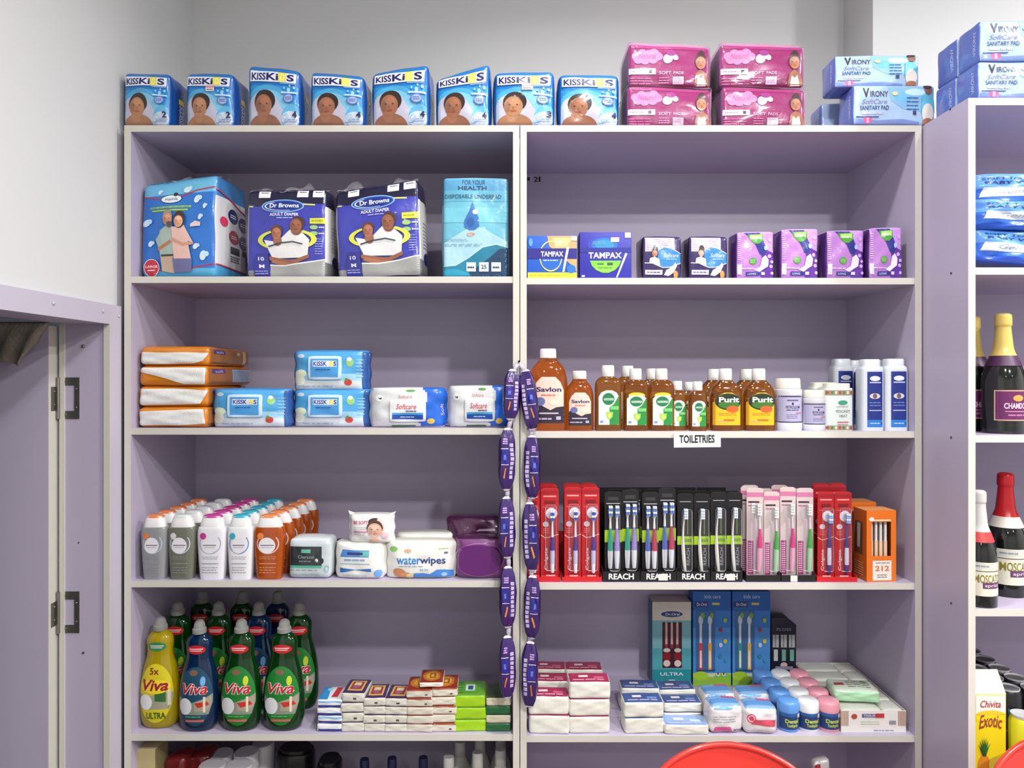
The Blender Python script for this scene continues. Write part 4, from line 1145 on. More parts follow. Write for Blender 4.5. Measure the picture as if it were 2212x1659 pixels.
for i, (lx) in enumerate((1853, 1893)):
    t2 = dup(t, 'white powder bottle with navy label, hidden at the back %s' % ['left', 'right'][i]); place(t2, dm, lx - 22, lx + 22, 778, .13 + .02 * i, ZR[1])
# paper sign on the shelf edge
t = thing('paper_sign', 'small white paper sign reading TOILETRIES on the shelf edge', 'sign', (px(1506), -.0016, pz(966)))
SW, SH = 101 / 870, 31 / 870
MB().box(-SW / 2, SW / 2, -.0005, 0, 0, SH, (228, 228, 230)).build('paper', MATT, t)
A = Art(lambda u, v: Vector(((u - .5) * SW, -.0005, v * SH)), SW, SH, maxe=.05); A.text(.115, .30, .87, .86, 'TOILETRIES', (26, 24, 26), .03); A.build('lettering', t, MATT)
t.rotation_euler = (0, math.radians(-.6), 0)

# ================================================================ third shelf, left unit
def wash(label, group, body, cap, accent, mat=None):
    t = thing('wash_bottle', label, 'bottle', group=group)
    w, d, h = .066, .036, .165
    rx, ry = w / 2, d / 2
    prof = smoothprof([(0, rx * .76, ry * .8), (.004, rx * .82, ry * .9), (h * .3, rx * .92, ry), (h * .6, rx, ry), (h * .74, rx * .99, ry), (h * .80, rx * .92, ry * .96), (h * .81, rx * .86, ry * .9)], 3)
    MB().lathe(prof, 32, 3.6, body, 0, ry).build('bottle', mat or PLAS, t, True, angle=50)
    c = MB().lathe(smoothprof([(h * .81, rx * .84, ry * .92), (h * .86, rx * .80, ry * .9), (h * .93, rx * .7, ry * .8), (h * .975, rx * .6, ry * .7)], 3), 28, 3, (228, 228, 228), 0, ry).build('cap', PLAS, t, True, angle=50)
    MB().lathe(smoothprof([(h * .955, rx * .67, ry * .78), (h * .985, rx * .57, ry * .66), (h, rx * .34, ry * .4)], 2), 24, 2.6, cap, 0, ry).build('cap_top', PLAS, c, True, angle=50)
    M0 = wrapM(prof, 3.6, h * .05, h * .78, .92)
    A = Art(lambda u, v: M0(u, v) + Vector((0, ry, 0)), w, h * .73, .0001, .0004, .006)
    A.ring(.5, .70, .40, .22, .1, accent, 26, 150, 400); A.ell(.47, .66, .30, .17, (222, 220, 226)); A.ell(.24, .86, .12, .07, cap); A.rect(.24, .655, .72, .675, (110, 100, 120)); A.small(.28, .6, .7, .64, 1, (180, 176, 190), .4)
    lc = (150, 146, 156) if sum(body) > 400 else (226, 160, 110)
    A.small(.2, .36, .8, .44, 2, lc, .25, 3, 4); A.rect(.2, .27, .8, .285, lc); A.small(.2, .06, .8, .22, 3, lc, .25, 4, 4)
    A.build('label_print', t, CARD)
    return t, (w, d, h)
GREYL = material('clear_grey_wash', '#b4b6ba', rough=0.15, trans=0.45, noise=0.02, coat=.3)
OLIVE = material('olive_wash', '#8e9180', rough=0.15, trans=0.45, noise=0.02, coat=.3)
ORANL = material('orange_wash', '#c0560c', rough=0.15, trans=0.35, noise=0.02, coat=.3)
cols = [('grey bottle with an orange cap', (176, 178, 182), (214, 120, 74), (176, 190, 206), GREYL, 304, 360), ('olive bottle with a white cap', (150, 152, 134), (206, 210, 212), (190, 200, 216), OLIVE, 362, 421),
        ('white bottle with a magenta cap', (222, 220, 228), (186, 60, 140), (170, 170, 196), None, 425, 488), ('white bottle with a turquoise cap', (224, 224, 228), (50, 166, 190), (100, 140, 190), None, 490, 547), ('orange bottle with an orange cap', (190, 88, 24), (222, 130, 76), (214, 190, 190), ORANL, 548, 613)]
nth = ['front', 'second', 'third', 'fourth', 'fifth']
for (lab, bc, cc, ac, mt, a, b) in cols:
    base = None
    for k in range(5):
        lb = '%s, %s in its row' % (lab, nth[k])
        if base is None: base, dm = wash(lb, 'wash bottles in rows', bc, cc, ac, mt); t = base
        else: t = dup(base, lb)
        yf = .01 + .057 * k
        s0 = (D + .02) / FPX
        place(t, dm, a, b, 1112, .01, ZL[2])
        if k:
            t.location.y = yf
            t.location.x += .0016 * k + (.004 if b > 600 else 0) * k
# charcoal wipes
t = thing('wipes_tub', 'white and black charcoal wipes pack beside the orange bottles', 'wipes pack'); w, d, h = .105, .07, .098
F = soft(w, d, h, .012, .003, 140, 0, .0006); shell(MB(), F, (7, 4, 7), {'d': (196, 204, 208), 'f': (188, 198, 204), 'l': (40, 40, 44), 't': (206, 212, 214)}).build('pouch', FILM, t, True)
MB().lathe([(h - .001, .03, .018), (h + .003, .028, .017)], 24, 3, (200, 204, 206), 0, d / 2).build('lid', PLAS, t, True, angle=40)
A = Art(*face(F)); A.rect(.03, .34, .80, .82, (38, 44, 48)); A.rect(.03, .28, .80, .34, (70, 170, 140)); A.rect(.32, .66, .54, .75, (90, 180, 150)); A.text(.24, .52, .62, .60, 'Charcoal', (160, 170, 174), .0); A.small(.26, .42, .56, .48, 1, (110, 120, 124), .5); A.ell(.80, .46, .05, .07, (26, 26, 30)); A.ell(.68, .47, .04, .05, (206, 210, 206)); A.ell(.7, .44, .06, .06, (50, 54, 58)); A.ell(.69, .47, .03, .04, (206, 210, 206)); A.small(.05, .2, .75, .25, 1, (130, 150, 150), .4, 3, 5); A.small(.05, .05, .8, .15, 2, (160, 170, 174), .3); A.ring(.92, .27, .06, .09, .3, (140, 190, 190))
A.build('front_print', t); place(t, (w, d, h), 622, 714, 1165, .02, ZL[2], -2)
# white wipes with blue lettering, a black pack behind it, face wipes on top
def plain_wipes(label, w, d, h, seed, cols, lid=None, group=None):
    return wipes_base('wipes_pack', label, w, d, h, seed, cols, lid, (230, 230, 230), group, (10, 4, 7), .0012)
t, F, l, LF, dm = plain_wipes('white wipes pack with blue lettering, under the face wipes', .125, .06, .09, 150, {'d': (220, 220, 214), 'l': (60, 60, 64), 'f': (226, 226, 222)})
A = Art(*face(F)); A.poly([(.16, .62), (.72, .62), (.72, .80), (.2, .82)], (76, 130, 200)); A.rect(.55, .64, .72, .78, (90, 180, 170)); A.rect(.3, .68, .6, .75, (30, 50, 120)); A.small(.24, .5, .66, .58, 1, (130, 160, 200), .6); A.rect(.16, .42, .74, .44, (120, 160, 200)); A.poly([(.16, .32), (.45, .27), (.76, .31), (.76, .22), (.45, .26), (.16, .18)], (44, 110, 190)); A.ell(.88, .16, .07, .11, (110, 160, 220)); A.small(.2, .07, .7, .13, 1, (180, 190, 200), .5); A.build('front_print', t)
place(t, dm, 717, 830, 1173, .018, ZL[2], -4)
z1 = pz(1174, .018)
t, F, l, LF, dm = plain_wipes('black wipes pack behind the white one', .12, .05, .09, 151, {'d': (30, 28, 32)}); place(t, dm, 712, 820, 1170, .088, ZL[2], 3)
t, F, l, LF, dm = plain_wipes('white face wipes pack with a printed woman, lying on top', .115, .05, .085, 152, {'d': (226, 224, 224)})
A = Art(*face(F)); A.text(.14, .68, .46, .80, 'BE SOFT', (190, 40, 110), .02); A.small(.14, .28, .46, .60, 5, (170, 170, 180), .25, 2, 3); A.rect(.16, .40, .46, .44, (206, 120, 160)); A.ell(.62, .76, .15, .15, (66, 46, 40)); A.ell(.72, .6, .1, .3, (226, 200, 190)); head(A, .62, .5, .0235, (224, 178, 158), (80, 54, 46)); A.poly([(.5, .16), (.58, .2), (.68, .2), (.76, .1), (.5, .08)], (214, 166, 146)); A.ell(.84, .3, .07, .12, (226, 190, 200)); A.build('front_print', t)
for sx in (-1, 1): MB().add([(sx * .052, .02, .07), (sx * .062, .022, .093), (sx * .046, .024, .086), (sx * .052, .03, .07), (sx * .062, .027, .093), (sx * .046, .029, .086)], [(0, 1, 2), (3, 5, 4), (0, 3, 4, 1), (1, 4, 5, 2), (2, 5, 3, 0)], (226, 224, 224)).build('corner', FILM, t)
place(t, dm, 750, 848, 1113, .02, z1, -3)
def water(label, seed):
    t, F, l, LF, dm = plain_wipes(label, .172, .055, .085, seed, {'d': (222, 222, 214), 'f': (228, 228, 222), 't': (216, 214, 206)}, None, 'white water wipes packs')
    A = Art(*face(F)); A.text(.17, .40, .51, .60, 'water', (50, 130, 196), .02); A.text(.50, .36, .86, .60, 'wipes', (36, 62, 130), .02); A.small(.2, .33, .6, .36, 1, (110, 150, 196), .6, 2, 6); A.ell(.13, .80, .055, .07, (130, 190, 100)); A.ell(.33, .76, .05, .05, (214, 176, 150)); A.small(.76, .8, .9, .84, 1, (170, 190, 120), .5); A.rect(.84, .68, .89, .73, (90, 110, 120)); A.text(.5, .22, .62, .28, '99.9%', (130, 170, 206), .01)
    A.poly([(.4, .04), (.42, .16), (.55, .17), (.64, .14), (.74, .26), (.85, .26), (.97, .22), (.97, .04)], (70, 130, 204)); A.ell(.84, .13, .04, .05, (150, 190, 230)); A.ell(.22, .16, .1, .13, (196, 134, 90), rot=-20); A.ell(.3, .10, .08, .09, (206, 146, 100)); A.ell(.36, .08, .05, .07, (224, 206, 150)); A.build('front_print', t)
    return t, dm
t, dm = water('white water wipes pack with a printed baby, in front', 160); place(t, dm, 831, 984, 1170, .02, ZL[2], 0)
t2 = dup(t, 'white water wipes pack standing behind the other'); place(t2, dm, 852, 990, 1152, .085, ZL[2], 1)
t, F, l, LF, dm = wipes_base('wipes_pack', 'purple wipes pack with a large oval lid', .125, .06, .095, 170, {'d': (120, 62, 120), 't': (70, 30, 66), 'f': (122, 64, 122)}, None, None)
A = Art(*face(F), base=.0004); A.ring(.46, .47, .47, .42, .07, (160, 100, 160), 40); A.build('front_print', t)
LM = [(z_, .047 - abs(z_) * 0, .001) for z_ in (0,)]
ov = MB(); V = []; n = 40
for k in range(n):
    q = 2 * PI * k / n; cq, sq = math.cos(q), math.sin(q)
    V.append((math.copysign(abs(cq) ** .75, cq), math.copysign(abs(sq) ** .75, sq)))
ov.add([(x * .049 - .004, -.009 - .0, z_ * .034 + .045) for x, z_ in V] + [(x * .052 - .004, .002, z_ * .037 + .045) for x, z_ in V], [tuple(range(n))[::1]] + [(k, n + k, n + (k + 1) % n, (k + 1) % n) for k in range(n)], (96, 34, 106)); ov.build('lid', PLAS, t, True, angle=40)
place(t, dm, 982, 1098, 1163, .02, ZL[2], 0)
t, F, l, LF, dm = wipes_base('wipes_pack', 'crumpled dark purple wipes pack behind the oval lid', .135, .06, .13, 171, {'d': (70, 26, 62), 'f': (74, 28, 66)}, None, None, amp=.005)
A = Art(*face(F)); A.poly([(.45, .74), (.75, .76), (.74, .80), (.5, .79)], (206, 180, 200)); A.poly([(.5, .64), (.7, .67), (.68, .71), (.52, .68)], (150, 110, 150)); A.build('front_print', t)
place(t, dm, 964, 1106, 1118, .09, ZL[2], 0)
# ================================================================ third shelf, middle unit: toothbrushes
def toothbrush(t, x, z0, h, y, cols, bend=0.0, head_col=(206, 214, 226), w=.0055, bristle=(110, 130, 190), tuft=2):
    """handle + head + bristle tufts; cols = [(fraction, colour)...] from the tail up"""
    pts = []; rad = []; N = 14
    for i in range(N + 1):
        q = i / N
        r = w * (.75 + .35 * math.sin(min(1, q / .55) * PI)) if q < .55 else w * (.62 - .25 * (q - .55) / .25 if q < .8 else .5 + .35 * math.sin((q - .8) / .2 * PI / 1.2))
        pts.append((x + bend * math.sin(q * PI) * h, y, z0 + q * h)); rad.append(max(.0018, r))
    mb = MB()
    root = None
    k0 = 0
    for fr, c in cols:
        k1 = min(N, max(k0 + 1, round(fr * N)))
        mb.tube(pts[k0:k1 + 1], rad[k0:k1 + 1], 8, c, .7); k0 = k1
    b = mb.build('toothbrush', PLAS, t, True, angle=60)
    br = MB(); zt = z0 + h
    xo = pts[-1][0]
    for j in range(4):
        for i in range(tuft):
            xx = xo + (i - (tuft - 1) / 2) * .0052
            br.box(xx - .0022, xx + .0022, y - .011, y, zt - .004 - j * .0068, zt + .0015 - j * .0068, bristle if j % 2 else head_col)
    br.build('bristles', PLAS, b)
    return b
def brush_card(name, label, group, w, h, base, art, brushes, mat=None):
    t = thing(name, label, 'toothbrush pack', group=group)
    F = rbox(w, .0014, h, .0006)
    def fn(p, a, b, c):
        if c > .9 and abs(a) > .8: p.z -= .004 * (abs(a) - .8) / .2 * (c - .9) / .1
        return p
    F = rbox(w, .0014, h, .0006, fn=fn)
    shell(MB(), F, (6, 1, 8), base).build('card', mat or CARD, t, False)
    t.location = (0, 0, 0)
    A = Art(*face(F), maxe=.05, step=.00004, base=.0002); art(A); A.build('card_print', t, CARD)
    for b in brushes: toothbrush(t, *b)
    BF = rbox(w * .62, .016, h * .72, .006)
    bl = shell(MB(), BF, (2, 2, 3)).build('blister', BLISTER, t, True, (w * .06, -.0166, h * .1))
    return t, (w, .0014, h)
W_, PU, BLU = (226, 224, 232), (70, 44, 140), (60, 84, 170)
def colgate(label, blue):
    def art(A):
        A.rect(.0, .93, 1, 1, (150, 20, 30)); A.rect(.15, .90, .85, .915, (230, 150, 150)); A.rect(.2, .82, .8, .86, (120, 14, 22)); A.rect(.1, .785, .9, .79, (216, 120, 120))
        A.ell(.6, .72, .32, .062, (226, 220, 226)); A.ell(.28, .6, .17, .03, (206, 190, 196)); A.small(.14, .5, .46, .56, 3, (220, 130, 130), .3); A.line([(.02, .48), (.25, .45), (.5, .46), (.98, .49)], .002, (226, 180, 180))
        A.text(.2, .1, .42, .34, 'Colgate', (236, 206, 206), .012, rot=90); A.rect(.02, .01, .98, .04, (222, 60, 60)); A.rect(.3, .03, .8, .045, (236, 206, 206))
    cs = [(.12, W_), (.38, (190, 190, 220)), (.55, PU), (.85, W_), (1, W_)] if not blue else [(.12, PU), (.4, (206, 206, 226)), (.58, (50, 50, 130)), (1, (60, 70, 160))]
    return brush_card('toothbrush_pack', label, 'red toothbrush packs', .044, .235, (176, 26, 34), art, [(.006, .018, .16, -.007, cs, 0, (214, 220, 236), .0052, BLU if not blue else (130, 170, 226))])
def reach2(label, c1, c2):
    def art(A):
        A.rect(.1, .86, .9, .868, (180, 180, 184)); A.rect(.0, .42, 1, .56, (150, 190, 30)); A.rect(.08, .01, .92, .08, (30, 30, 34)); A.rect(.2, .9, .8, .94, (50, 50, 54))
    mk = lambda c: [(.28, (214, 216, 222)), (.62, c), (1, (226, 226, 228))]
    return brush_card('toothbrush_pack', label, 'black twin toothbrush packs', .044, .232, (20, 18, 20), art, [(-.0085, .03, .165, -.008, mk(c1), 0, (206, 220, 240), .0062, (90, 120, 190)), (.0085, .03, .165, -.008, mk(c2), 0, (206, 220, 240), .0062, (90, 120, 190))])
def reach1(label):
    def art(A):
        A.rect(.15, .90, .85, .908, (160, 160, 164)); A.rect(.62, .52, .66, .7, (120, 150, 50)); A.poly([(.0, .40), (1, .40), (.97, .50), (.0, .50)], (160, 196, 36)); A.text(.58, .16, .78, .36, 'REACH', (150, 150, 154), .01, rot=90); A.small(.4, .42, .9, .48, 1, (110, 150, 20), .6)
    return brush_card('toothbrush_pack', label, 'black single toothbrush packs', .042, .225, (18, 16, 20), art, [(-.002, .02, .165, -.007, [(1, (222, 222, 214))], -.035, (206, 214, 230), .0042, (206, 214, 230))])
def pinkb(label, c):
    def art(A):
        A.rect(0, .90, 1, 1, (190, 110, 146)); A.rect(.1, .835, .75, .855, (60, 40, 50)); A.small(.1, .79, .7, .82, 1, (150, 110, 120), .5); A.ell(.55, .72, .3, .08, (206, 194, 190)); A.rect(.06, .05, .40, .42, (150, 60, 110)); A.small(.1, .07, .36, .40, 14, (214, 170, 196), .4, 3, 2)
    dk = tuple(int(v * .9) for v in c); lt = tuple(int(v * .4 + 226 * .6) for v in c)
    return brush_card('toothbrush_pack', label, 'pink clear toothbrush packs', .042, .232, (196, 178, 178), art, [(.007, .02, .17, -.007, [(.35, lt), (.66, c), (1, (214, 210, 206))], .02, (222, 222, 216), .006, (226, 226, 220))])
def tray(label, group, w, d, h, col, word=None, lip=.028):
    t = thing('display_tray', label, 'tray', group=group)
    mb = MB(); mb.box(-w / 2, w / 2, 0, .0012, 0, lip, col).box(-w / 2, w / 2, .0012, d - .0012, 0, .0012, col).box(-w / 2, -w / 2 + .0012, .0012, d - .0012, .0012, lip * 1.3, col).box(w / 2 - .0012, w / 2, .0012, d - .0012, .0012, lip * 1.3, col).box(-w / 2, w / 2, d - .0012, d, 0, h, col)
    mb.build('tray', CARD, t)
    if word:
        A = Art(lambda u, v: Vector(((u - .5) * w, 0, v * lip)), w, lip, maxe=.05); A.text(.16, .24, .84, .82, word, (216, 216, 220), .03); A.build('lettering', t, CARD)
    return t
yS = .03
def put_packs(specs, y, z, builder_dims, xs, ytop, rot=0):
    pass
def at_shelf(t, dm, x0, x1, ytop, yf, z, lift=.0015, **k):
    place(t, dm, x0, x1, ytop, yf, z + lift, **k); return t
# red packs in three trays
red_tray = (196, 30, 38)
for gi, (lab, a, b) in enumerate((('red toothbrush tray next to the purple sachets', 1142, 1211), ('red toothbrush tray left of the black trays', 1214, 1300), ('red toothbrush tray next to the orange boxes', 1765, 1852))):
    yf = .012; s = (D + yf) / FPX
    t = tray(lab, 'red display trays', (b - a) * s, .13, .1, red_tray, None, .012); t.location = (((a + b) / 2 - CX) * s, yf, ZR[2])
C0 = None
redp = [('red toothbrush pack, %s', [(1143, 1166, 0), (1167, 1207, 1), (1219, 1256, 0), (1257, 1296, 1), (1766, 1802, 0), (1803, 1840, 1)])]
cw, dmc = colgate('red toothbrush pack, right one beside the purple sachets', False); cb, _ = colgate('red toothbrush pack with blue brush, left one beside the orange boxes', True)
at_shelf(cw, dmc, 1168, 1207, 1054, .035, ZR[2])
t = dup(cw, 'red toothbrush pack partly behind the purple sachets'); at_shelf(t, dmc, 1135, 1166, 1056, .035, ZR[2])
t = dup(cw, 'red toothbrush pack, left of the pair beside the black packs'); at_shelf(t, dmc, 1219, 1256, 1052, .032, ZR[2])
t = dup(cw, 'red toothbrush pack, right of the pair beside the black packs'); at_shelf(t, dmc, 1257, 1295, 1052, .032, ZR[2])
at_shelf(cb, dmc, 1766, 1802, 1062, .03, ZR[2])
t = dup(cb, 'red toothbrush pack with blue brush, right one beside the orange boxes'); at_shelf(t, dmc, 1803, 1840, 1062, .03, ZR[2])
for i, x in enumerate((1186, 1237, 1272, 1775, 1810)):
    for k in range(2):
        t = dup(cw if i < 3 else cb, 'red toothbrush pack, %s behind the %s pack' % (['first', 'second'][k], ['one beside the sachets', 'left middle red', 'right middle red', 'left blue-brush', 'right blue-brush'][i])); s = (D + .06 + .025 * k) / FPX
        t.location = ((x - 3 * k - CX) * s, .06 + .026 * k, ZR[2] + .0015); t.scale = (.95, 1, 1.0)
# black trays
TE, PL, BL_, RD = (60, 160, 140), (150, 130, 200), (90, 110, 190), (180, 50, 90)
rt, dr_ = reach2('black twin toothbrush pack with teal and lilac grips, first from the left', TE, PL); rb, _ = reach2('black twin toothbrush pack with blue and red grips, third from the left', BL_, RD)
rs, drs = reach1('black single toothbrush pack, first of four')
for lab, a, b, wd, in (('black tray of twin toothbrushes, first of the four black trays', 1302, 1382, 'REACH'), ('black tray of twin toothbrushes, second of the four black trays', 1384, 1461, 'REACH'), ('black tray of single toothbrushes, third of the four black trays', 1462, 1534, 'REACH'), ('black tray of single toothbrushes, fourth of the four black trays', 1536, 1604, 'REACH')):
    s = (D + .012) / FPX; t = tray(lab, 'black display trays', (b - a) * s, .14, .215, (22, 20, 22), wd, .026); t.location = (((a + b) / 2 - CX) * s, .012, ZR[2])
    if 'second' in lab or 'fourth' in lab:
        w_ = (b - a) * s; q = MB().box(.0 * w_, .26 * w_, -.0006, 0, .004, .02, (226, 206, 200)).build('price_sticker', MATT, t)
at_shelf(rt, dr_, 1306, 1343, 1062, .034, ZR[2]); t = dup(rt, 'black twin toothbrush pack with teal and lilac grips, second from the left'); at_shelf(t, dr_, 1343, 1380, 1058, .036, ZR[2])
at_shelf(rb, dr_, 1387, 1423, 1063, .034, ZR[2]); t = dup(rb, 'black twin toothbrush pack with blue and red grips, fourth from the left'); at_shelf(t, dr_, 1423, 1460, 1054, .036, ZR[2])
for i, (a, b) in enumerate(((1463, 1498), (1499, 1534), (1535, 1570), (1570, 1604))):
    t = rs if i == 0 else dup(rs, 'black single toothbrush pack, %s of four' % ['', 'second', 'third', 'fourth'][i]); at_shelf(t, drs, a, b, 1066 - (3 if i > 1 else 0), .034, ZR[2])
for i, x in enumerate((1330, 1368, 1408, 1442, 1480, 1512, 1546, 1580)):
    t = dup(rt if i < 2 else (rb if i < 4 else rs), 'black toothbrush pack standing behind, %s from the left' % ['first', 'second', 'third', 'fourth', 'fifth', 'sixth', 'seventh', 'eighth'][i])
    s = (D + .08) / FPX; t.location = ((x - CX) * s, .08, ZR[2] + .0015)
# pink packs
pp, dpp = pinkb('clear pink toothbrush pack with pink brush, second from the left', (206, 50, 120)); pg_, _ = pinkb('clear pink toothbrush pack with green brush, middle one', (60, 160, 60))
for lab, a, b in (('black tray under the clear pink packs, left one', 1612, 1686), ('black tray under the clear pink packs, right one', 1688, 1762)):
    s = (D + .012) / FPX; t = tray(lab, 'low black trays', (b - a) * s, .12, .05, (26, 24, 26), None, .017); t.location = (((a + b) / 2 - CX) * s, .012, ZR[2])
    if 'right' in lab: MB().box(-.02, -.003, -.0006, 0, .001, .016, (226, 210, 206)).build('price_sticker', MATT, t)
at_shelf(pp, dpp, 1613, 1649, 1054, .034, ZR[2], rz=-3); at_shelf(pg_, dpp, 1650, 1684, 1062, .032, ZR[2], rz=2)
t = dup(pp, 'clear pink toothbrush pack with pink brush, fourth from the left'); at_shelf(t, dpp, 1685, 1719, 1052, .034, ZR[2], rz=-2)
t = dup(pg_, 'clear pink toothbrush pack with green brush, rightmost one'); at_shelf(t, dpp, 1721, 1757, 1054, .032, ZR[2])
t = dup(pp, 'clear pink toothbrush pack with pink brush, leftmost, half hidden'); at_shelf(t, dpp, 1600, 1634, 1050, .05, ZR[2])
for i, x in enumerate((1620, 1652, 1684, 1716)):
    t = dup(pg_ if i % 2 else pp, 'clear pink toothbrush pack standing behind, %s from the left' % ['first', 'second', 'third', 'fourth'][i]); s = (D + .085) / FPX
    t.location = ((x - CX) * s, .085, ZR[2] + .0015)
# orange boxes with a window
def orange_box(label):
    t = thing('toothbrush_box', label, 'box', group='orange toothbrush boxes')
    w, d, h = .08, .06, .18
    O = (222, 112, 28)
    z0, z1, xw = h * .36, h * .84, w * .33
    mb = MB(); mb.box(-w / 2, w / 2, 0, .001, 0, z0, O).box(-w / 2, w / 2, 0, .001, z1, h, O).box(-w / 2, -xw, 0, .001, z0, z1, O).box(xw, w / 2, 0, .001, z0, z1, O)
    mb.box(-w / 2, -w / 2 + .001, .001, d, 0, h, (180, 84, 24)).box(w / 2 - .001, w / 2, .001, d, 0, h, O).box(-w / 2, w / 2, d - .001, d, 0, h, O).box(-w / 2, w / 2, .001, d, h - .001, h, (226, 150, 90)).box(-w / 2, w / 2, .001, d, 0, .001, O)
    mb.build('carton', CARD, t)
    MB().box(-w * .47, w * .47, .03, .031, .004, h * .95, (76, 50, 44)).build('inner_card', CARD, t)
    for k in range(4):
        mb = MB(); x = -w * .24 + k * w * .16
        mb.box(x - .004, x + .004, .012, .018, z0 - .02, z0 + h * .2, (226, 190, 160)).box(x - .003, x + .003, .012, .018, z0 + h * .2, z1 + .003, (222, 220, 216)); mb.build('toothbrush', PLAS, t)
    A = Art(lambda u, v: Vector(((u - .5) * w, 0, v * h)), w, h, maxe=.1)
    A.rect(.2, .02, .84, .30, (226, 220, 210)); A.text(.28, .15, .76, .225, '212', (206, 110, 70), .03); A.small(.3, .25, .8, .28, 1, (150, 140, 136), .5); A.small(.35, .05, .7, .11, 2, (120, 116, 116), .4); A.rect(.22, .30, .84, .305, (200, 90, 20)); A.rect(.12, .855, .82, .875, (240, 214, 190)); A.ell(.16, .88, .09, .03, (226, 216, 206)); A.build('front_print', t, CARD)
    A = Art(lambda u, v: Vector((-w / 2, d * (1 - u), v * h)), d, h, maxe=.1); A.rect(.1, .36, .7, .82, (90, 56, 44)); A.poly([(.3, .45), (.5, .45), (.55, .8), (.3, .8)], (170, 160, 150)); A.small(.1, .06, .8, .26, 6, (206, 180, 150), .3); A.build('side_print', t, CARD)
    return t, (w, d, h)
t, dm = orange_box('orange toothbrush box with number 212, in front at the right'); place(t, dm, 1871, 1937, 1103, .014, ZR[2], 4)
t2 = dup(t, 'orange toothbrush box behind the front one'); place(t2, dm, 1836, 1893, 1085, .09, ZR[2], 2)

# ================================================================ fourth shelf, left unit: dish soap bottles
GREENL = material('green_dish_soap', '#05420f', rough=0.08, trans=0.5, noise=0.02, ior=1.36, coat=.4)
BLUEL = material('blue_dish_soap', '#08305a', rough=0.08, trans=0.5, noise=0.02, ior=1.36, coat=.4)
YELL = material('yellow_dish_soap', '#cdb60c', rough=0.08, trans=0.5, noise=0.02, ior=1.36, coat=.4)
def dish(label, kind):
    t = thing('dish_soap_bottle', label, 'bottle', group='dish soap bottles')
    R, ry, h = .0505, .031, .282
    fr = [(0, .66), (.012, .78), (.05, .90), (.14, 1.0), (.3, 1.0), (.42, .95), (.54, .83), (.62, .70), (.67, .64), (.73, .645), (.79, .66), (.83, .60), (.865, .44), (.885, .30)]
    prof = smoothprof([(z * h, R * r, ry * (r if r < .8 else .8 + (r - .8) * .9)) for z, r in fr], 3)
    mat = {'g': GREENL, 'b': BLUEL, 'y': YELL}[kind]
    MB().lathe(prof, 36, 2.3, (30, 90, 40)).build('bottle', mat, t, True, (0, ry, 0))
    MB().lathe([(h * .885, R * .34, R * .34), (h * .925, R * .34, R * .34), (h * .935, R * .28, R * .28), (h * .97, R * .26, R * .26), (h * .99, R * .2, R * .2), (h, R * .12, R * .12)], 20, 2, (190, 188, 180), 0, ry).build('cap', CLEARCAP, t, True, angle=40)
    M0 = wrapM(prof, 2.3, h * .06, h * .60, .9, R)
    A = Art(lambda u, v: M0(u, v) + Vector((0, ry, 0)), R * 1.8, h * .54, .0001, .0005, .006)
    if kind == 'y':
        A.ell(.5, .5, .47, .495, (206, 190, 30), 34); A.poly([(.03, .5), (.2, .47), (.42, .47), (.6, .5), (.97, .52), (.96, .4), (.88, .24), (.12, .24), (.04, .4)], (150, 150, 130)); A.poly([(.5, .52), (.8, .54), (.8, .36), (.5, .38)], (50, 100, 50)); A.ell(.24, .36, .19, .13, (222, 222, 218)); A.rect(.84, .3, .92, .56, (206, 200, 180)); A.text(.34, .82, .60, .93, '5x', (120, 40, 30), .02); A.text(.26, .08, .80, .19, 'ULTRA', (50, 90, 30), .03); A.ell(.5, .62, .42, .12, (226, 206, 40)); A.text(.14, .55, .86, .74, 'Viva', (150, 30, 50), .03, .25)
    else:
        gc = (24, 120, 44) if kind == 'g' else (24, 70, 96)
        A.ell(.5, .5, .47, .495, gc, 34); A.poly([(.03, .5), (.3, .40), (.6, .42), (.97, .54), (.97, .4), (.88, .2), (.12, .2), (.03, .4)], (130, 136, 126)); A.poly([(.5, .42), (.94, .5), (.94, .36), (.84, .26), (.5, .26)], (156, 150, 132)); A.ell(.24, .34, .19, .14, (216, 216, 220)); A.poly([(.5, .40), (.84, .42), (.9, .36), (.6, .32)], (186, 40, 30)); A.rect(.74, .24, .8, .5, (214, 206, 180)); A.ell(.46, .90, .12, .05, (120, 90, 70)); A.ell(.72, .76, .07, .08, (190, 206, 50) if kind == 'g' else (110, 170, 220))
        A.ell(.5, .6, .4, .1, gc); A.text(.14, .54, .86, .73, 'Viva', (226, 210, 206), .06, .25); A.text(.15, .545, .85, .725, 'Viva', (176, 34, 46), .02, .25); A.rect(.24, .08, .76, .12, (190, 100, 90)); A.small(.25, .15, .7, .19, 1, (100, 170, 100), .4)
    A.build('label_print', t, CARD)
    M1 = wrapM(prof, 2.3, h * .70, h * .80, .9, R * .64)
    A = Art(lambda u, v: M1(u, v) + Vector((0, ry, 0)), R * 1.2, h * .1, .0001, .0005, .005)
    A.ell(.5, .5, .4, .42, (190, 30, 40) if kind != 'y' else (40, 130, 80), 22); A.rect(.2, .52, .8, .62, (226, 200, 200)); A.rect(.22, .36, .74, .44, (226, 200, 200)); A.build('neck_sticker', t, CARD)
    return t, (2 * R, 2 * ry, h)
dy, dmv = dish('yellow dish soap bottle at the left end', 'y'); db, _ = dish('blue dish soap bottle in the front row', 'b'); dg_, _ = dish('green dish soap bottle, left of the two green ones in front', 'g')
place(dy, dmv, 297, 381, 1338, .022, ZL[3]); place(db, dmv, 382, 466, 1345, .006, ZL[3]); place(dg_, dmv, 472, 559, 1343, .008, ZL[3])
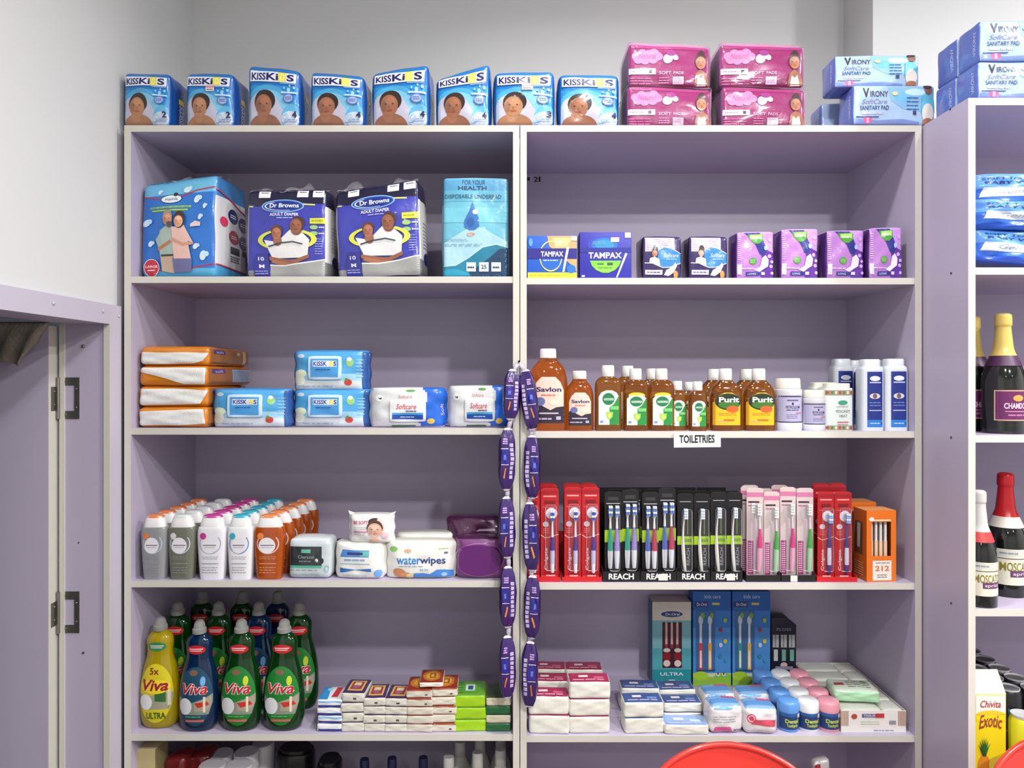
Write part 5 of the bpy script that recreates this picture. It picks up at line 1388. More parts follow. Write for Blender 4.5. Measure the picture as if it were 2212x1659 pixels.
t = dup(dg_, 'green dish soap bottle, right of the two green ones in front'); place(t, dmv, 565, 653, 1343, .009, ZL[3])
for i, (x, k) in enumerate(((384, dg_), (472, dg_), (559, db), (650, dg_))):
    t = dup(k, 'dark %s dish soap bottle in the second row, %s of four' % ('blue' if k is db else 'green', ['leftmost', 'second', 'third', 'rightmost'][i])); yf = .12; s = (D + yf + .03) / FPX; t.location = ((x - CX) * s, yf, ZL[3]); t.scale = (1, 1, 1.0); t.rotation_euler = (0, 0, 0 if i < 3 else math.radians(8))
for i, (x, k) in enumerate(((437, dg_), (523, dg_), (600, db))):
    t = dup(k, 'dark dish soap bottle in the back row, %s of three' % ['left', 'middle', 'right'][i]); yf = .22; s = (D + yf + .03) / FPX; t.location = ((x - CX) * s, yf, ZL[3]); t.scale = (1, 1, 1.0); t.rotation_euler = (0, 0, 0)
# soap stacks
def soap(label, group, w, d, h, front, top, seed, art=None, fart=None, mat=None):
    t = thing('soap_bar', label, 'soap', group=group)
    F = soft(w, d, h, .004, .0006, seed, 0, .0006, bt=.0005, sidebul=.0005)
    shell(MB(), F, (4, 4, 3), {'d': front, 'f': front, 't': top}).build('wrapper', mat or FILM, t, True)
    if art: A = Art(*face(F, 't')); art(A); A.build('top_print', t)
    if fart: A = Art(*face(F)); fart(A); A.build('front_print', t)
    return t, (w, d, h)
def stack(n, x0, x1, ytop, yf, zs, mk, jit=.0, seed=1):
    rnd = random.Random(seed); s = (D + yf) / FPX; H = (ZC + (CY - ytop) * s - zs) / n
    for k in range(n):
        t, dm = mk(k); t.location = (((x0 + x1) / 2 - CX) * s + rnd.uniform(-jit, jit), yf + rnd.uniform(0, jit), zs + H * k); t.scale = ((x1 - x0) * s / dm[0], 1, H / dm[2] * .985); t.rotation_euler = (0, 0, math.radians(rnd.uniform(-3, 3) if jit else 0))
lv = ['bottom', 'second', 'third', 'fourth', 'topmost']
def lev(k, n): return 'topmost' if k == n - 1 else lv[k]
cream, white_ = (206, 204, 192), (222, 224, 224)
def fa_spot(A): A.rect(.5, .3, .64, .5, (70, 62, 60)); A.rect(.02, .02, .98, .07, (150, 146, 136))
stack(4, 685, 740, 1513, .014, ZL[3], lambda k: soap('white soap with blue stripes, %s of its stack by the green bottle' % lev(k, 4), 'striped soaps', .06, .08, .018, white_, (222, 226, 230), 200 + k, (lambda A: (A.poly([(.02, .05), (.4, .05), (.3, .95), (.02, .95)], (50, 140, 206)), A.poly([(.5, .2), (.75, .2), (.78, .9), (.55, .9)], (190, 50, 60)), A.ell(.3, .75, .1, .12, (150, 206, 220)))) if k == 3 else None, lambda A: (A.rect(.02, .02, .98, .38, (36, 40, 140)), A.rect(.04, .7, .98, .9, (130, 176, 226)) if k % 2 else None)), .002, 3)
def purp(A):
    A.rect(.02, .02, .98, .98, (66, 44, 88)); A.rect(.18, .14, .84, .86, (206, 170, 90)); A.rect(.26, .24, .76, .78, (150, 60, 50)); A.rect(.36, .5, .66, .72, (216, 196, 150)); A.ell(.5, .4, .16, .12, (150, 90, 120))
for j, (a, b, yt) in enumerate(((737, 787, 1497), (784, 832, 1507), (831, 882, 1508))):
    stack(4, a, b, yt, .012, ZL[3], lambda k: soap('cream soap with purple top, %s of the %s purple-topped stack' % (lev(k, 4), ['left', 'middle', 'right'][j]), 'purple topped soaps', .055, .08, .02, cream, (80, 60, 96), 210 + j * 5 + k, purp if k == 3 else None, fa_spot if k % 2 else None), .002, 5 + j)
def redg(A):
    A.rect(.02, .02, .98, .98, (134, 40, 22)); A.ell(.5, .5, .4, .4, (176, 110, 30)); A.ell(.5, .5, .26, .28, (206, 150, 40)); A.rect(.4, .3, .66, .68, (150, 80, 24)); A.rect(.46, .4, .58, .58, (216, 170, 60)); A.rect(.84, .06, .97, .94, (150, 50, 30))
def fa_red(A): A.rect(.02, .84, .98, .99, (140, 60, 40)); A.rect(.7, .3, .8, .44, (70, 60, 56))
stack(5, 876, 934, 1490, .010, ZL[3], lambda k: soap('cream soap with red and gold top, %s of the left red stack' % lev(k, 5), 'red topped soaps', .06, .08, .02, (204, 198, 184), (134, 40, 22), 230 + k, redg if k == 4 else None, fa_red if k > 2 else None), .003, 9)
stack(5, 931, 986, 1486, .012, ZL[3], lambda k: soap('cream soap with red and gold top, %s of the right red stack' % lev(k, 5), 'red topped soaps', .06, .08, .02, (212, 206, 190), (134, 40, 22), 240 + k, redg if k == 4 else None, fa_red if k % 2 == 0 else None), .003, 10)
t, dm = soap('cream soap with red and gold top, lying across both red stacks', 'red topped soaps', .06, .08, .018, (222, 218, 204), (134, 40, 22), 250, redg); place(t, dm, 906, 957, 1474, .014, pz(1486, .012) + .0005, 2)
def grn(A): A.ell(.5, .5, .4, .36, (90, 160, 60)); A.rect(.36, .3, .66, .7, (206, 226, 206)); A.rect(.44, .36, .6, .62, (40, 80, 130)); A.small(.1, .1, .3, .9, 5, (60, 120, 40), .3)
stack(3, 981, 1050, 1503, .014, ZL[3], lambda k: soap('lime green soap, %s of three' % lev(k, 3), 'lime soaps', .075, .09, .026, (158, 206, 16), (110, 166, 50), 260 + k, grn if k == 2 else None), .003, 11)
stack(4, 1050, 1104, 1507, .014, ZL[3], lambda k: soap('dark green and cream soap, %s of the stack by the partition' % lev(k, 4), 'dark green soaps', .065, .09, .02, [(20, 96, 50), (206, 200, 176)][k % 2], (70, 90, 60), 270 + k), .001, 12)

# ================================================================ fourth shelf, middle unit
def tissue(label, group, top, seed):
    t = thing('tissue_pack', label, 'tissue pack', group=group)
    w, d, h = .1, .055, .042
    F = soft(w, d, h, .005, .001, seed, 0, .0008, bt=.001)
    shell(MB(), F, (5, 4, 4), {'d': (216, 216, 206), 'f': (218, 218, 208), 't': top}).build('wrapper', FILM, t, True)
    A = Art(*face(F, 't')); A.rect(.04, .08, .96, .92, top); A.rect(.25, .45, .48, .65, (226, 220, 222)); A.rect(.62, .3, .86, .5, tuple(min(255, c + 50) for c in top)); A.small(.1, .1, .9, .28, 1, (206, 190, 200), .4); A.build('top_print', t)
    return t, (w, d, h)
PK, BU = (160, 44, 80), (60, 84, 140)
def tstack(lab, group, col, n, x0, x1, ytop, yf, seed):
    stack(n, x0, x1, ytop, yf, ZR[3], lambda k: tissue('%s, %s' % (lab, lev(k, n) if n > 1 else 'single'), group, col, seed + k), .0012, seed)
tstack('white tissue pack with crimson top, front left pile', 'crimson tissue packs', PK, 2, 1143, 1229, 1504, .01, 300)
tstack('white tissue pack with crimson top, front right pile', 'crimson tissue packs', PK, 3, 1230, 1318, 1472, .012, 305)
tstack('white tissue pack with crimson top, middle left pile', 'crimson tissue packs', PK, 3, 1148, 1228, 1471, .10, 310)
tstack('white tissue pack with crimson top, rear left pile', 'crimson tissue packs', PK, 3, 1148, 1222, 1445, .18, 315)
tstack('white tissue pack with crimson top, rear right pile', 'crimson tissue packs', PK, 3, 1222, 1302, 1446, .17, 320)
tstack('white tissue pack with blue top, left pile in front', 'blue tissue packs', BU, 2, 1349, 1434, 1516, .012, 330)
tstack('white tissue pack with blue top, right pile in the second row', 'blue tissue packs', BU, 2, 1434, 1516, 1518, .07, 335)
tstack('white tissue pack with blue top, rear left pile', 'blue tissue packs', BU, 2, 1342, 1424, 1486, .13, 340)
tstack('white tissue pack with blue top, rear right pile', 'blue tissue packs', BU, 2, 1424, 1504, 1489, .13, 345)
tstack('white tissue pack with blue top, low one at the shelf edge', 'blue tissue packs', (130, 160, 210), 1, 1436, 1530, 1566, .006, 350)
def pad(label, seed, variant):
    t = thing('cotton_pad_pack', label, 'pad pack', group='pink and white pad packs')
    w, d, h = .08, .06, .062
    F = soft(w, d, h, .012, .003, seed, 0, .0012, bt=.003)
    shell(MB(), F, (6, 4, 6), {'d': (214, 208, 212), 'f': (216, 214, 216), 't': (120, 160, 200)}).build('wrapper', FILM, t, True)
    A = Art(*face(F))
    if variant: A.ell(.22, .6, .13, .17, (200, 70, 100)); A.ring(.22, .6, .1, .13, .3, (226, 190, 200)); A.poly([(.2, .4), (.97, .3), (.97, .56), (.3, .58)], (204, 80, 100)); A.small(.1, .1, .8, .2, 1, (190, 180, 186), .4)
    else: A.poly([(.08, .06), (.66, .06), (.6, .26), (.14, .26)], (206, 80, 140)); A.small(.7, .06, .96, .2, 1, (130, 90, 110), .5); A.small(.1, .4, .8, .66, 3, (150, 160, 166), .3); A.ell(.4, .92, .3, .07, (100, 160, 206))
    A.build('front_print', t)
    T = Art(*face(F, 't')); T.rect(.08, .2, .9, .55, (90, 140, 200)); T.rect(.5, .6, .9, .8, (200, 80, 120)); T.build('top_print', t)
    return t, (w, d, h)
for i, (a, b, yt, yf, v) in enumerate(((1534, 1606, 1524, .012, 0), (1608, 1679, 1529, .008, 1), (1521, 1590, 1497, .10, 0), (1594, 1668, 1498, .095, 0))):
    t, dm = pad('pink and white pad pack, %s of four' % ['front left', 'front right', 'rear left', 'rear right'][i], 360 + i, v); place(t, dm, a, b, yt, yf, ZR[3], [3, -3, 5, 2][i])
def tub(label, col, lab2):
    t = thing('toothpick_tub', label, 'tub', group='small round tubs'); r, h = .0265, .074
    MB().lathe([(0, r * .96, r * .96), (.003, r, r), (h * .66, r, r)], 28, 2, col, 0, r).build('tub', PLAS, t, True, angle=40)
    MB().lathe([(h * .66, r * 1.01, r * 1.01), (h * .9, r * 1.01, r * 1.01), (h * .97, r * .93, r * .93), (h, r * .8, r * .8)], 28, 2, tuple(min(255, int(c * 1.03)) for c in col), 0, r).build('lid', PLAS, t, True, angle=40)
    M0 = wrapM([(0, r, r), (h, r, r)], 2, h * .1, h * .64, .95, r)
    A = Art(lambda u, v: M0(u, v) + Vector((0, r, 0)), 2 * r, h * .54, .0001, .0004, .005)
    A.rect(0, .0, 1, 1, (34, 60, 110)); A.rect(.0, .8, 1, 1, (40, 90, 150)); A.text(.2, .4, .84, .64, 'Dental', (190, 206, 60), .03); A.text(.26, .1, .8, .36, 'Toothpick', (190, 206, 60), .02); A.rect(.8, .7, .95, .95, (226, 200, 190)); A.build('label_print', t, CARD)
    return t, (2 * r, 2 * r, h)
for ci, (col, nm, x) in enumerate((((90, 140, 206), 'blue', 1702), ((214, 218, 220), 'white', 1745), ((220, 150, 166), 'pink', 1789))):
    b0, dm = tub('small round %s tub, front of its row' % nm, col, nm)
    for k in range(4):
        t = b0 if k == 0 else dup(b0, 'small round %s tub, %s of its row' % (nm, ['', 'second', 'third', 'fourth'][k])); yf = .016 + .056 * k; s = (D + .016 + .0265) / FPX
        t.location = ((x - CX) * s + (-.002) * k, yf, ZR[3])
# open tissue carton with flat packs, a green pack on top
XA, XB = px(1817, .02), px(1957, .02)
t = thing('open_carton', 'white open carton holding rows of flat tissue packs', 'carton', ((XA + XB) / 2, .02, ZR[3])); cw_ = (XB - XA); chh = .054
mb = MB(); mb.box(-cw_ / 2, cw_ / 2, 0, .0015, 0, chh, (222, 220, 216)).box(-cw_ / 2, -cw_ / 2 + .0015, .0015, .30, 0, chh, (190, 170, 150)).box(cw_ / 2 - .0015, cw_ / 2, .0015, .30, 0, chh, (206, 200, 196)).box(-cw_ / 2, cw_ / 2, .3, .3015, 0, chh, (206, 200, 196)).box(-cw_ / 2, cw_ / 2, .0015, .3, 0, .0015, (206, 200, 196)); mb.build('carton', CARD, t)
A = Art(lambda u, v: Vector(((u - .5) * cw_, 0, v * chh)), cw_, chh, maxe=.1)
for u in (.0, .88):
    for k in range(5): A.rect(u + k * .024, .3, u + .012 + k * .024, .99, (166, 116, 84))
A.ell(.2, .74, .045, .12, (176, 70, 56)); A.rect(.32, .7, .54, .86, (90, 84, 130)); A.rect(.53, .68, .66, .88, (190, 50, 60)); A.text(.34, .73, .52, .83, 'TISSUE', (220, 220, 230), .01); A.small(.3, .35, .6, .56, 2, (190, 206, 180), .4); A.rect(.74, .38, .84, .55, (140, 140, 146)); A.small(.5, .06, .86, .14, 1, (140, 140, 160), .5, 2, 6); A.build('front_print', t, CARD)
rnd = random.Random(4)
for k in range(5):
    for j in range(2):
        q = thing('flat_tissue_pack', 'flat white tissue pack in the open carton, %s row, %s side' % (['front', 'second', 'third', 'fourth', 'rear'][k], ['left', 'right'][j]), 'tissue pack', group='flat tissue packs')
        ww = cw_ * (.62 if j == 0 else .30); F = soft(ww, .055, .05, .006, .001, 380 + k * 2 + j, 0, .001, bt=.002); shell(MB(), F, (5, 4, 3), {'d': (206, 208, 196), 't': (198, 200, 190)}).build('wrapper', FILM, q, True)
        q.location = ((XA + XB) / 2 - cw_ * .5 + .004 + ww / 2 + (cw_ * .65 if j else 0), .025 + k * .058, ZR[3] + .004 + rnd.uniform(0, .004))
q = thing('tissue_pack', 'mint green tissue pack lying on the open carton', 'tissue pack'); F = soft(.11, .07, .03, .006, .002, 399, 0, .0012, bt=.003); shell(MB(), F, (6, 5, 4), {'d': (170, 214, 176), 'f': (166, 212, 172), 't': (196, 206, 190)}).build('wrapper', FILM, q, True)
A = Art(*face(F, 't')); A.rect(.08, .4, .3, .6, (160, 60, 50)); A.small(.35, .2, .9, .8, 4, (110, 120, 100), .35); A.ell(.8, .75, .08, .1, (90, 140, 60)); A.build('top_print', q); q.location = (px(1852, .05), .05, ZR[3] + .0605); q.rotation_euler = (0, 0, math.radians(-6))
# boxes at the back of the shelf
YBK = .285
t, F, dm = carton('electric_toothbrush_box', 'white and teal toothbrush box with a dark window', 'box', .11, .06, .24, {'d': (150, 176, 180), 'f': (120, 176, 182), 'l': (60, 110, 140), 't': (196, 186, 170)})
A = Art(*face(F), maxe=.06); A.rect(.0, .78, 1, 1, (206, 200, 186)); A.poly([(.24, .78), (.78, .78), (.78, .84), (.24, .84)], (206, 200, 186)); A.rect(.0, .0, 1, .2, (40, 140, 150)); A.rect(0, .2, 1, .45, (80, 160, 170)); A.ell(.5, .855, .28, .035, (40, 56, 110)); A.text(.34, .84, .7, .87, 'Dr.Oral', (220, 224, 236), .01); A.rect(.26, .22, .76, .76, (60, 26, 34))
for u in (.36, .50, .64): A.rect(u - .04, .45, u + .04, .74, (130, 46, 60)); A.rect(u - .025, .5, u + .025, .76, (196, 176, 170))
for u in (.37, .65): A.ell(u, .36, .1, .06, (130, 24, 40)); A.ell(u, .43, .09, .025, (206, 200, 190)); A.ell(u, .275, .09, .04, (216, 190, 190))
A.text(.2, .13, .8, .17, 'ULTRA', (206, 226, 230), .02); A.rect(.42, .07, .58, .085, (160, 206, 214)); A.build('front_print', t, CARD); place(t, dm, 1409, 1493, 1300, YBK, ZR[3])
def kids(label, c1, c2, seed):
    t, F, dm = carton('kids_toothbrush_box', label, 'box', .11, .05, .25, {'d': (40, 100, 170), 'f': (74, 140, 206)}, 'blue kids toothbrush boxes')
    A = Art(*face(F), maxe=.06); A.rect(0, .8, 1, 1, (24, 96, 170)); A.rect(0, .62, 1, .8, (50, 116, 190)); A.rect(0, .0, 1, .1, (140, 186, 60)); A.rect(0, .1, 1, .14, (196, 206, 170)); A.ell(.2, .11, .2, .05, (160, 200, 50)); A.ell(.8, .1, .25, .04, (130, 190, 60))
    A.rect(.04, .84, .4, .895, (30, 44, 110)); A.text(.1, .85, .36, .885, 'Dr.Oral', (214, 220, 236), .01); A.rect(.5, .86, .7, .885, (206, 190, 80)); A.text(.3, .93, .72, .97, 'kids care', (190, 210, 230), .0)
    A.rect(.08, .16, .58, .8, (60, 100, 150)); A.rect(.08, .16, .58, .18, (40, 70, 120))
    for u, c in ((.2, c1), (.44, c2)):
        A.rect(u - .03, .45, u + .03, .7, (206, 214, 222)); A.ell(u, .7, .06, .05, (190, 200, 210)); A.ell(u + .05, .75, .05, .03, (110, 160, 60)); A.rect(u - .045, .18, u + .045, .46, c); A.rect(u - .025, .2, u + .025, .38, (226, 220, 206))
    for u, v, c in ((.84, .7, (150, 180, 60)), (.72, .6, (150, 60, 80)), (.84, .48, (206, 190, 50)), (.72, .32, (50, 130, 160)), (.86, .28, (60, 140, 180)), (.72, .44, (190, 206, 226))): A.ell(u, v, .05, .025, c, 10)
    for u in (.65, .8): A.ell(u, .13, .05, .02, (220, 216, 210)); A.ell(u, .14, .02, .015, (60, 50, 50))
    A.build('front_print', t, CARD)
    return t, dm
t, dm = kids('blue kids toothbrush box with red and yellow brushes', (206, 60, 70), (226, 160, 50), 1); place(t, dm, 1497, 1579, 1278, YBK, ZR[3])
t, dm = kids('blue kids toothbrush box with teal and yellow brushes', (50, 150, 140), (226, 180, 60), 2); place(t, dm, 1582, 1664, 1278, YBK, ZR[3])
t = thing('floss_box', 'black floss box with a slanted top beside the kids boxes', 'box'); w, d, h = .074, .045, .185
def fnb(p, a, b, c):
    if c > .8 and a > .4: p.z -= (a - .4) / .6 * (c - .8) / .2 * .022
    return p
F = rbox(w, d, h, .0012, fn=fnb); shell(MB(), F, (6, 2, 10), (24, 24, 44)).build('box', CARD, t, True, angle=25)
A = Art(*face(F), maxe=.06); A.text(.22, .81, .8, .85, 'FLOSS', (130, 130, 150), .01)
for u in (.06, .38, .70): A.rect(u, .56, u + .24, .75, (170, 174, 174)); A.rect(u + .08, .56, u + .13, .75, (120, 126, 126)); A.rect(u + .04, .36, u + .2, .53, (190, 200, 200) if u < .1 else (110, 170, 150))
A.ell(.5, .3, .14, .04, (206, 170, 170)); A.rect(.16, .23, .86, .28, (130, 130, 150)); A.rect(.1, .05, .9, .14, (176, 196, 176)); A.text(.14, .06, .86, .13, 'DENTEK', (60, 80, 80), .02); A.build('front_print', t, CARD); place(t, (w, d, h), 1666, 1720, 1335, YBK + .01, ZR[3])
# ================================================================ purple sachet strips on the partition
def sachet_strip(label, segs, side):
    x0, yt = 1121, 784
    base = Vector((px(x0, -.02), -.02, pz(yt, -.02)))
    t = thing('sachet_strip', label, 'sachet strip', tuple(base), 'purple sachet strips')
    prev = Vector((0, 0.006, 0))
    for i, (cxp, ya, yb, tilt) in enumerate(segs):
        L = (yb - ya) * (D - .02) / FPX; w, d = .0385, .02
        g = wob(.0012, 6, i * 3 + side + 5)
        def fn(p, a, b, c, L=L, g=g):
            k = 1 - .62 * abs(c) ** 4.5
            p.x *= k; p.y = d / 2 + (p.y - d / 2) * (1 - .8 * abs(c) ** 3)
            p.y += g(a, b, c); p.x += g(c, a, b) * 1.2 * (1 - abs(c))
            return p
        F = rbox(w, d, L, .005, (.001, .002, 0), fn)
        def cf(f, a, b, c):
            if abs(c) > .93: return (206, 200, 214)
            if f in 'lr': return (36, 16, 70)
            return (50, 22, 94)
        o = shell(MB(), F, (6, 4, 12), colf=cf).build('sachet', FILM, t, True)
        A = Art(*face(F), base=.0005)
        m = 1 if side == 0 else -1          # lettering on the inner side
        uu = lambda u: u if m > 0 else 1 - u
        def R(u0, v0, u1, v1, c): A.rect(min(uu(u0), uu(u1)), v0, max(uu(u0), uu(u1)), v1, c)
        for k in range(8): R(.62, .2 + k * .072, .84, .2 + k * .072 + .054, (180, 166, 206))
        R(.10, .44, .5, .66, (36, 32, 130)); R(.06, .67, .52, .682, (206, 200, 226)); R(.06, .42, .52, .43, (206, 200, 226)); R(.2, .5, .34, .58, (90, 110, 200)); R(.16, .74, .46, .84, (110, 70, 150)); A.small(min(uu(.16), uu(.46)), .74, max(uu(.16), uu(.46)), .84, 3, (196, 180, 220), .4)
        a_, b_ = (uu(.22), uu(.42)); A.poly([(a_, .22), (uu(.3), .2), (b_, .36), (uu(.34), .38)] if m > 0 else [(a_, .22), (uu(.34), .38), (b_, .36), (uu(.3), .2)], (206, 130, 60))
        A.build('sachet_print', o)
        X = px(cxp, -.02) - base.x; Z = pz(yb, -.02) - base.z
        o.location = (X, -.012, Z); o.rotation_euler = (0, math.radians(tilt), math.radians(14 if side == 0 else -14))
        top = Vector((X + math.sin(math.radians(tilt)) * L, 0.002, Z + L * math.cos(math.radians(tilt))))
        mb = MB().tube([tuple(prev), tuple((prev + top) / 2 + Vector((0, .001, 0))), tuple(top - Vector((0, 0, .004)))], [.0045, .006, .005], 6, (190, 184, 200), .35); mb.build('link', FILM, t, True)
        prev = Vector((X, 0.002, Z + .003))
    MB().tube([(0, .018, .004), (0, -.004, .004)], .0022, 8, (150, 150, 150)).build('nail', STEEL, t)
    return t
sachet_strip('strip of five purple sachets hanging left of the partition edge', [(1104, 797, 908, 3), (1096, 924, 1060, 1), (1098, 1072, 1206, -1), (1099, 1222, 1356, 0), (1098, 1372, 1508, 0)], 0)
sachet_strip('strip of five purple sachets hanging right of the partition edge', [(1149, 797, 930, -7), (1147, 940, 1078, 0), (1147, 1084, 1234, -2), (1146, 1242, 1380, 1), (1141, 1384, 1527, 1)], 1)

# ================================================================ lowest shelf in view
t, F, dm = carton('tan_box', 'plain tan box at the left end of the lowest shelf', 'box', .062, .06, .3, {'d': (170, 156, 112), 'f': (186, 172, 122), 'r': (130, 118, 84), 't': (196, 184, 140)}); place(t, dm, 292, 336, 1618, .03, ZL[4], -4)
for i, (a, b, yt, yf) in enumerate(((350, 400, 1640, .06), (402, 452, 1634, .09))):
    t = thing('red_bag', 'dark red bag on the lowest shelf, %s' % ['beside the tan box', 'beside the white rolls'][i], 'bag'); F = soft(.06, .07, .3, .014, .004, 500 + i, .05, .002); shell(MB(), F, (5, 4, 8), {'d': (104, 20, 22)}).build('bag', FILM, t, True); place(t, (.06, .07, .3), a, b, yt, yf, ZL[4])
def roll(label):
    t = thing('paper_roll', label, 'paper roll', group='white rolls on the lowest shelf'); r, h = .034, .3
    MB().lathe([(0, r, r), (h - .003, r, r), (h, r * .94, r * .94)], 30, 2, (206, 204, 208), 0, r).build('roll', MATT, t, True, angle=40)
    MB().lathe([(h - .001, r * .92, r * .92), (h + .0015, r * .9, r * .9)], 28, 2, (190, 186, 192), 0, r).build('end_disc', MATT, t, True, angle=40)
    return t, (2 * r, 2 * r, h)
r0, dmr = roll('white paper roll standing in front, left')
place(r0, dmr, 430, 487, 1652, .02, ZL[4])
for lab, a, b, yt, yf in (('white paper roll standing in front, right', 488, 545, 1652, .02), ('white paper roll in the second row, left', 452, 504, 1628, .09), ('white paper roll in the second row, right', 506, 558, 1624, .09), ('white paper roll at the back of the others', 545, 592, 1604, .16)):
    t = dup(r0, lab); place(t, dmr, a, b, yt, yf, ZL[4])
def canister(label, col, h=.3):
    t = thing('canister', label, 'canister', group='black canisters'); r = .04
    MB().lathe(smoothprof([(0, r * .95, r * .95), (.01, r, r), (h * .5, r, r), (h * .9, r, r), (h * .97, r * .9, r * .9)], 3), 28, 2.6, col, 0, r).build('body', PLAS, t, True, angle=50)
    MB().lathe([(h * .97, r * .8, r * .8), (h, r * .78, r * .78)], 24, 2.4, col, 0, r).build('lid', PLAS, t, True, angle=40)
    return t, (2 * r, 2 * r, h)
c0, dmk = canister('tall black canister behind the white rolls', (16, 15, 17)); place(c0, dmk, 598, 680, 1612, .12, ZL[4])
t = dup(c0, 'shorter black canister right of the tall one'); place(t, dmk, 686, 738, 1637, .05, ZL[4])
def bottle2(name, label, group, r, h, col, capc, neck=.45):
    t = thing(name, label, 'bottle', group=group)
    MB().lathe(smoothprof([(0, r * .95, r * .95), (.006, r, r), (h * .5, r, r), (h * .66, r * .96, r * .96), (h * .78, r * .7, r * .7), (h * .86, r * neck, r * neck)], 3), 26, 2, col, 0, r).build('bottle', PLAS, t, True, angle=50)
    round_cap(t, h * .86, r * neck * 1.08, h * .14, capc, r)
    return t, (2 * r, 2 * r, h)
n0, dmn = bottle2('pump_bottle', 'dark blue capped bottle on the lowest shelf, left of three', 'dark blue capped bottles', .024, .25, (34, 32, 60), (24, 26, 60))
for i, (x, yt) in enumerate(((785, 1646), (845, 1643), (913, 1642))):
    t = n0 if i == 0 else dup(n0, 'dark blue capped bottle on the lowest shelf, %s of three' % ['', 'middle', 'right'][i]); place(t, dmn, x - 21, x + 21, yt, .06, ZL[4])
w0, dmw = bottle2('lotion_bottle', 'white lotion bottle at the back, left of three', 'white lotion bottles', .03, .3, (196, 196, 188), (190, 190, 184), .42)
for i, (x, yt, yf, lab) in enumerate(((993, 1608, .15, ''), (1037, 1600, .15, 'white lotion bottle at the back, middle of three'), (1082, 1598, .15, 'white lotion bottle at the back, right of three'), (968, 1642, .05, 'white lotion bottle in front, left of three'), (1031, 1632, .06, 'white lotion bottle in front, middle of three'), (1081, 1626, .06, 'white lotion bottle in front, right of three'))):
    t = w0 if i == 0 else dup(w0, lab); place(t, dmw, x - 27, x + 27, yt, yf, ZL[4])
t = thing('snack_pack', 'silver and red pack on the lowest shelf of the middle unit', 'pack'); F = soft(.05, .03, .27, .008, .003, 520, .1, .002); shell(MB(), F, (5, 3, 8), {'d': (190, 186, 186)}).build('bag', FILM, t, True)
A = Art(*face(F)); A.rect(.02, .9, .4, .985, (150, 40, 40)); A.rect(.02, .2, .9, .85, (170, 50, 50)); A.build('front_print', t); place(t, (.05, .03, .27), 1758, 1794, 1646, .05, ZR[4])
t, dm = bottle2('yellow_bottle', 'small yellow capped bottle half hidden behind the red chair', None, .022, .24, (206, 190, 60), (214, 196, 60)); place(t, dm, 1680, 1712, 1650, .03, ZR[4])

# ================================================================ right unit
def blue_wipes(label, seed):
    cf = lambda f, a, b, c: ((46, 104, 206) if c < .1 else (92, 150, 226)) if f != 't' else (120, 170, 232)
    t, F, l, LF, dm = wipes_base('wipes_pack', label, .2, .1, .085, seed, None, None, None, 'blue wipes in the right unit', (12, 5, 8), .004, cf)
    A = Art(*face(F), base=.0009, maxe=.006); A.poly([(.12, .30), (.9, .32), (.92, .56), (.16, .58)], (206, 212, 222)); A.text(.3, .38, .74, .52, 'Gentle', (150, 160, 180), .01, .3); A.text(.18, .68, .88, .76, 'BABY WIPES', (36, 60, 120), .02); A.text(.16, .80, .80, .87, 'SOFT TOUCH', (36, 60, 120), .01); A.poly([(.05, .1), (.3, .2), (.7, .12), (.95, .2), (.95, .06), (.05, .04)], (30, 80, 190)); A.build('front_print', t)
    return t, dm
zb = ZCB[0]
for i, (zo, ry, lab) in enumerate(((.004, 5, 'blue wipes pack at the bottom of the pile, tilted'), (.078, 3, 'blue wipes pack in the middle of the pile'), (.142, -1, 'blue wipes pack on top of the pile'))):
    t, dm = blue_wipes(lab, 540 + i); t.location = (X0C + BT + .006 + .1, YR + .03 - .01 * (i % 2), zb + zo + (.012 if ry > 0 else 0)); t.rotation_euler = (0, math.radians(ry), 0); t.scale = (1, 1, [.85, .78, .92][i])
DARKG = material('dark_bottle_glass', '#0b0f0c', rough=0.06, noise=0.02, coat=.6)
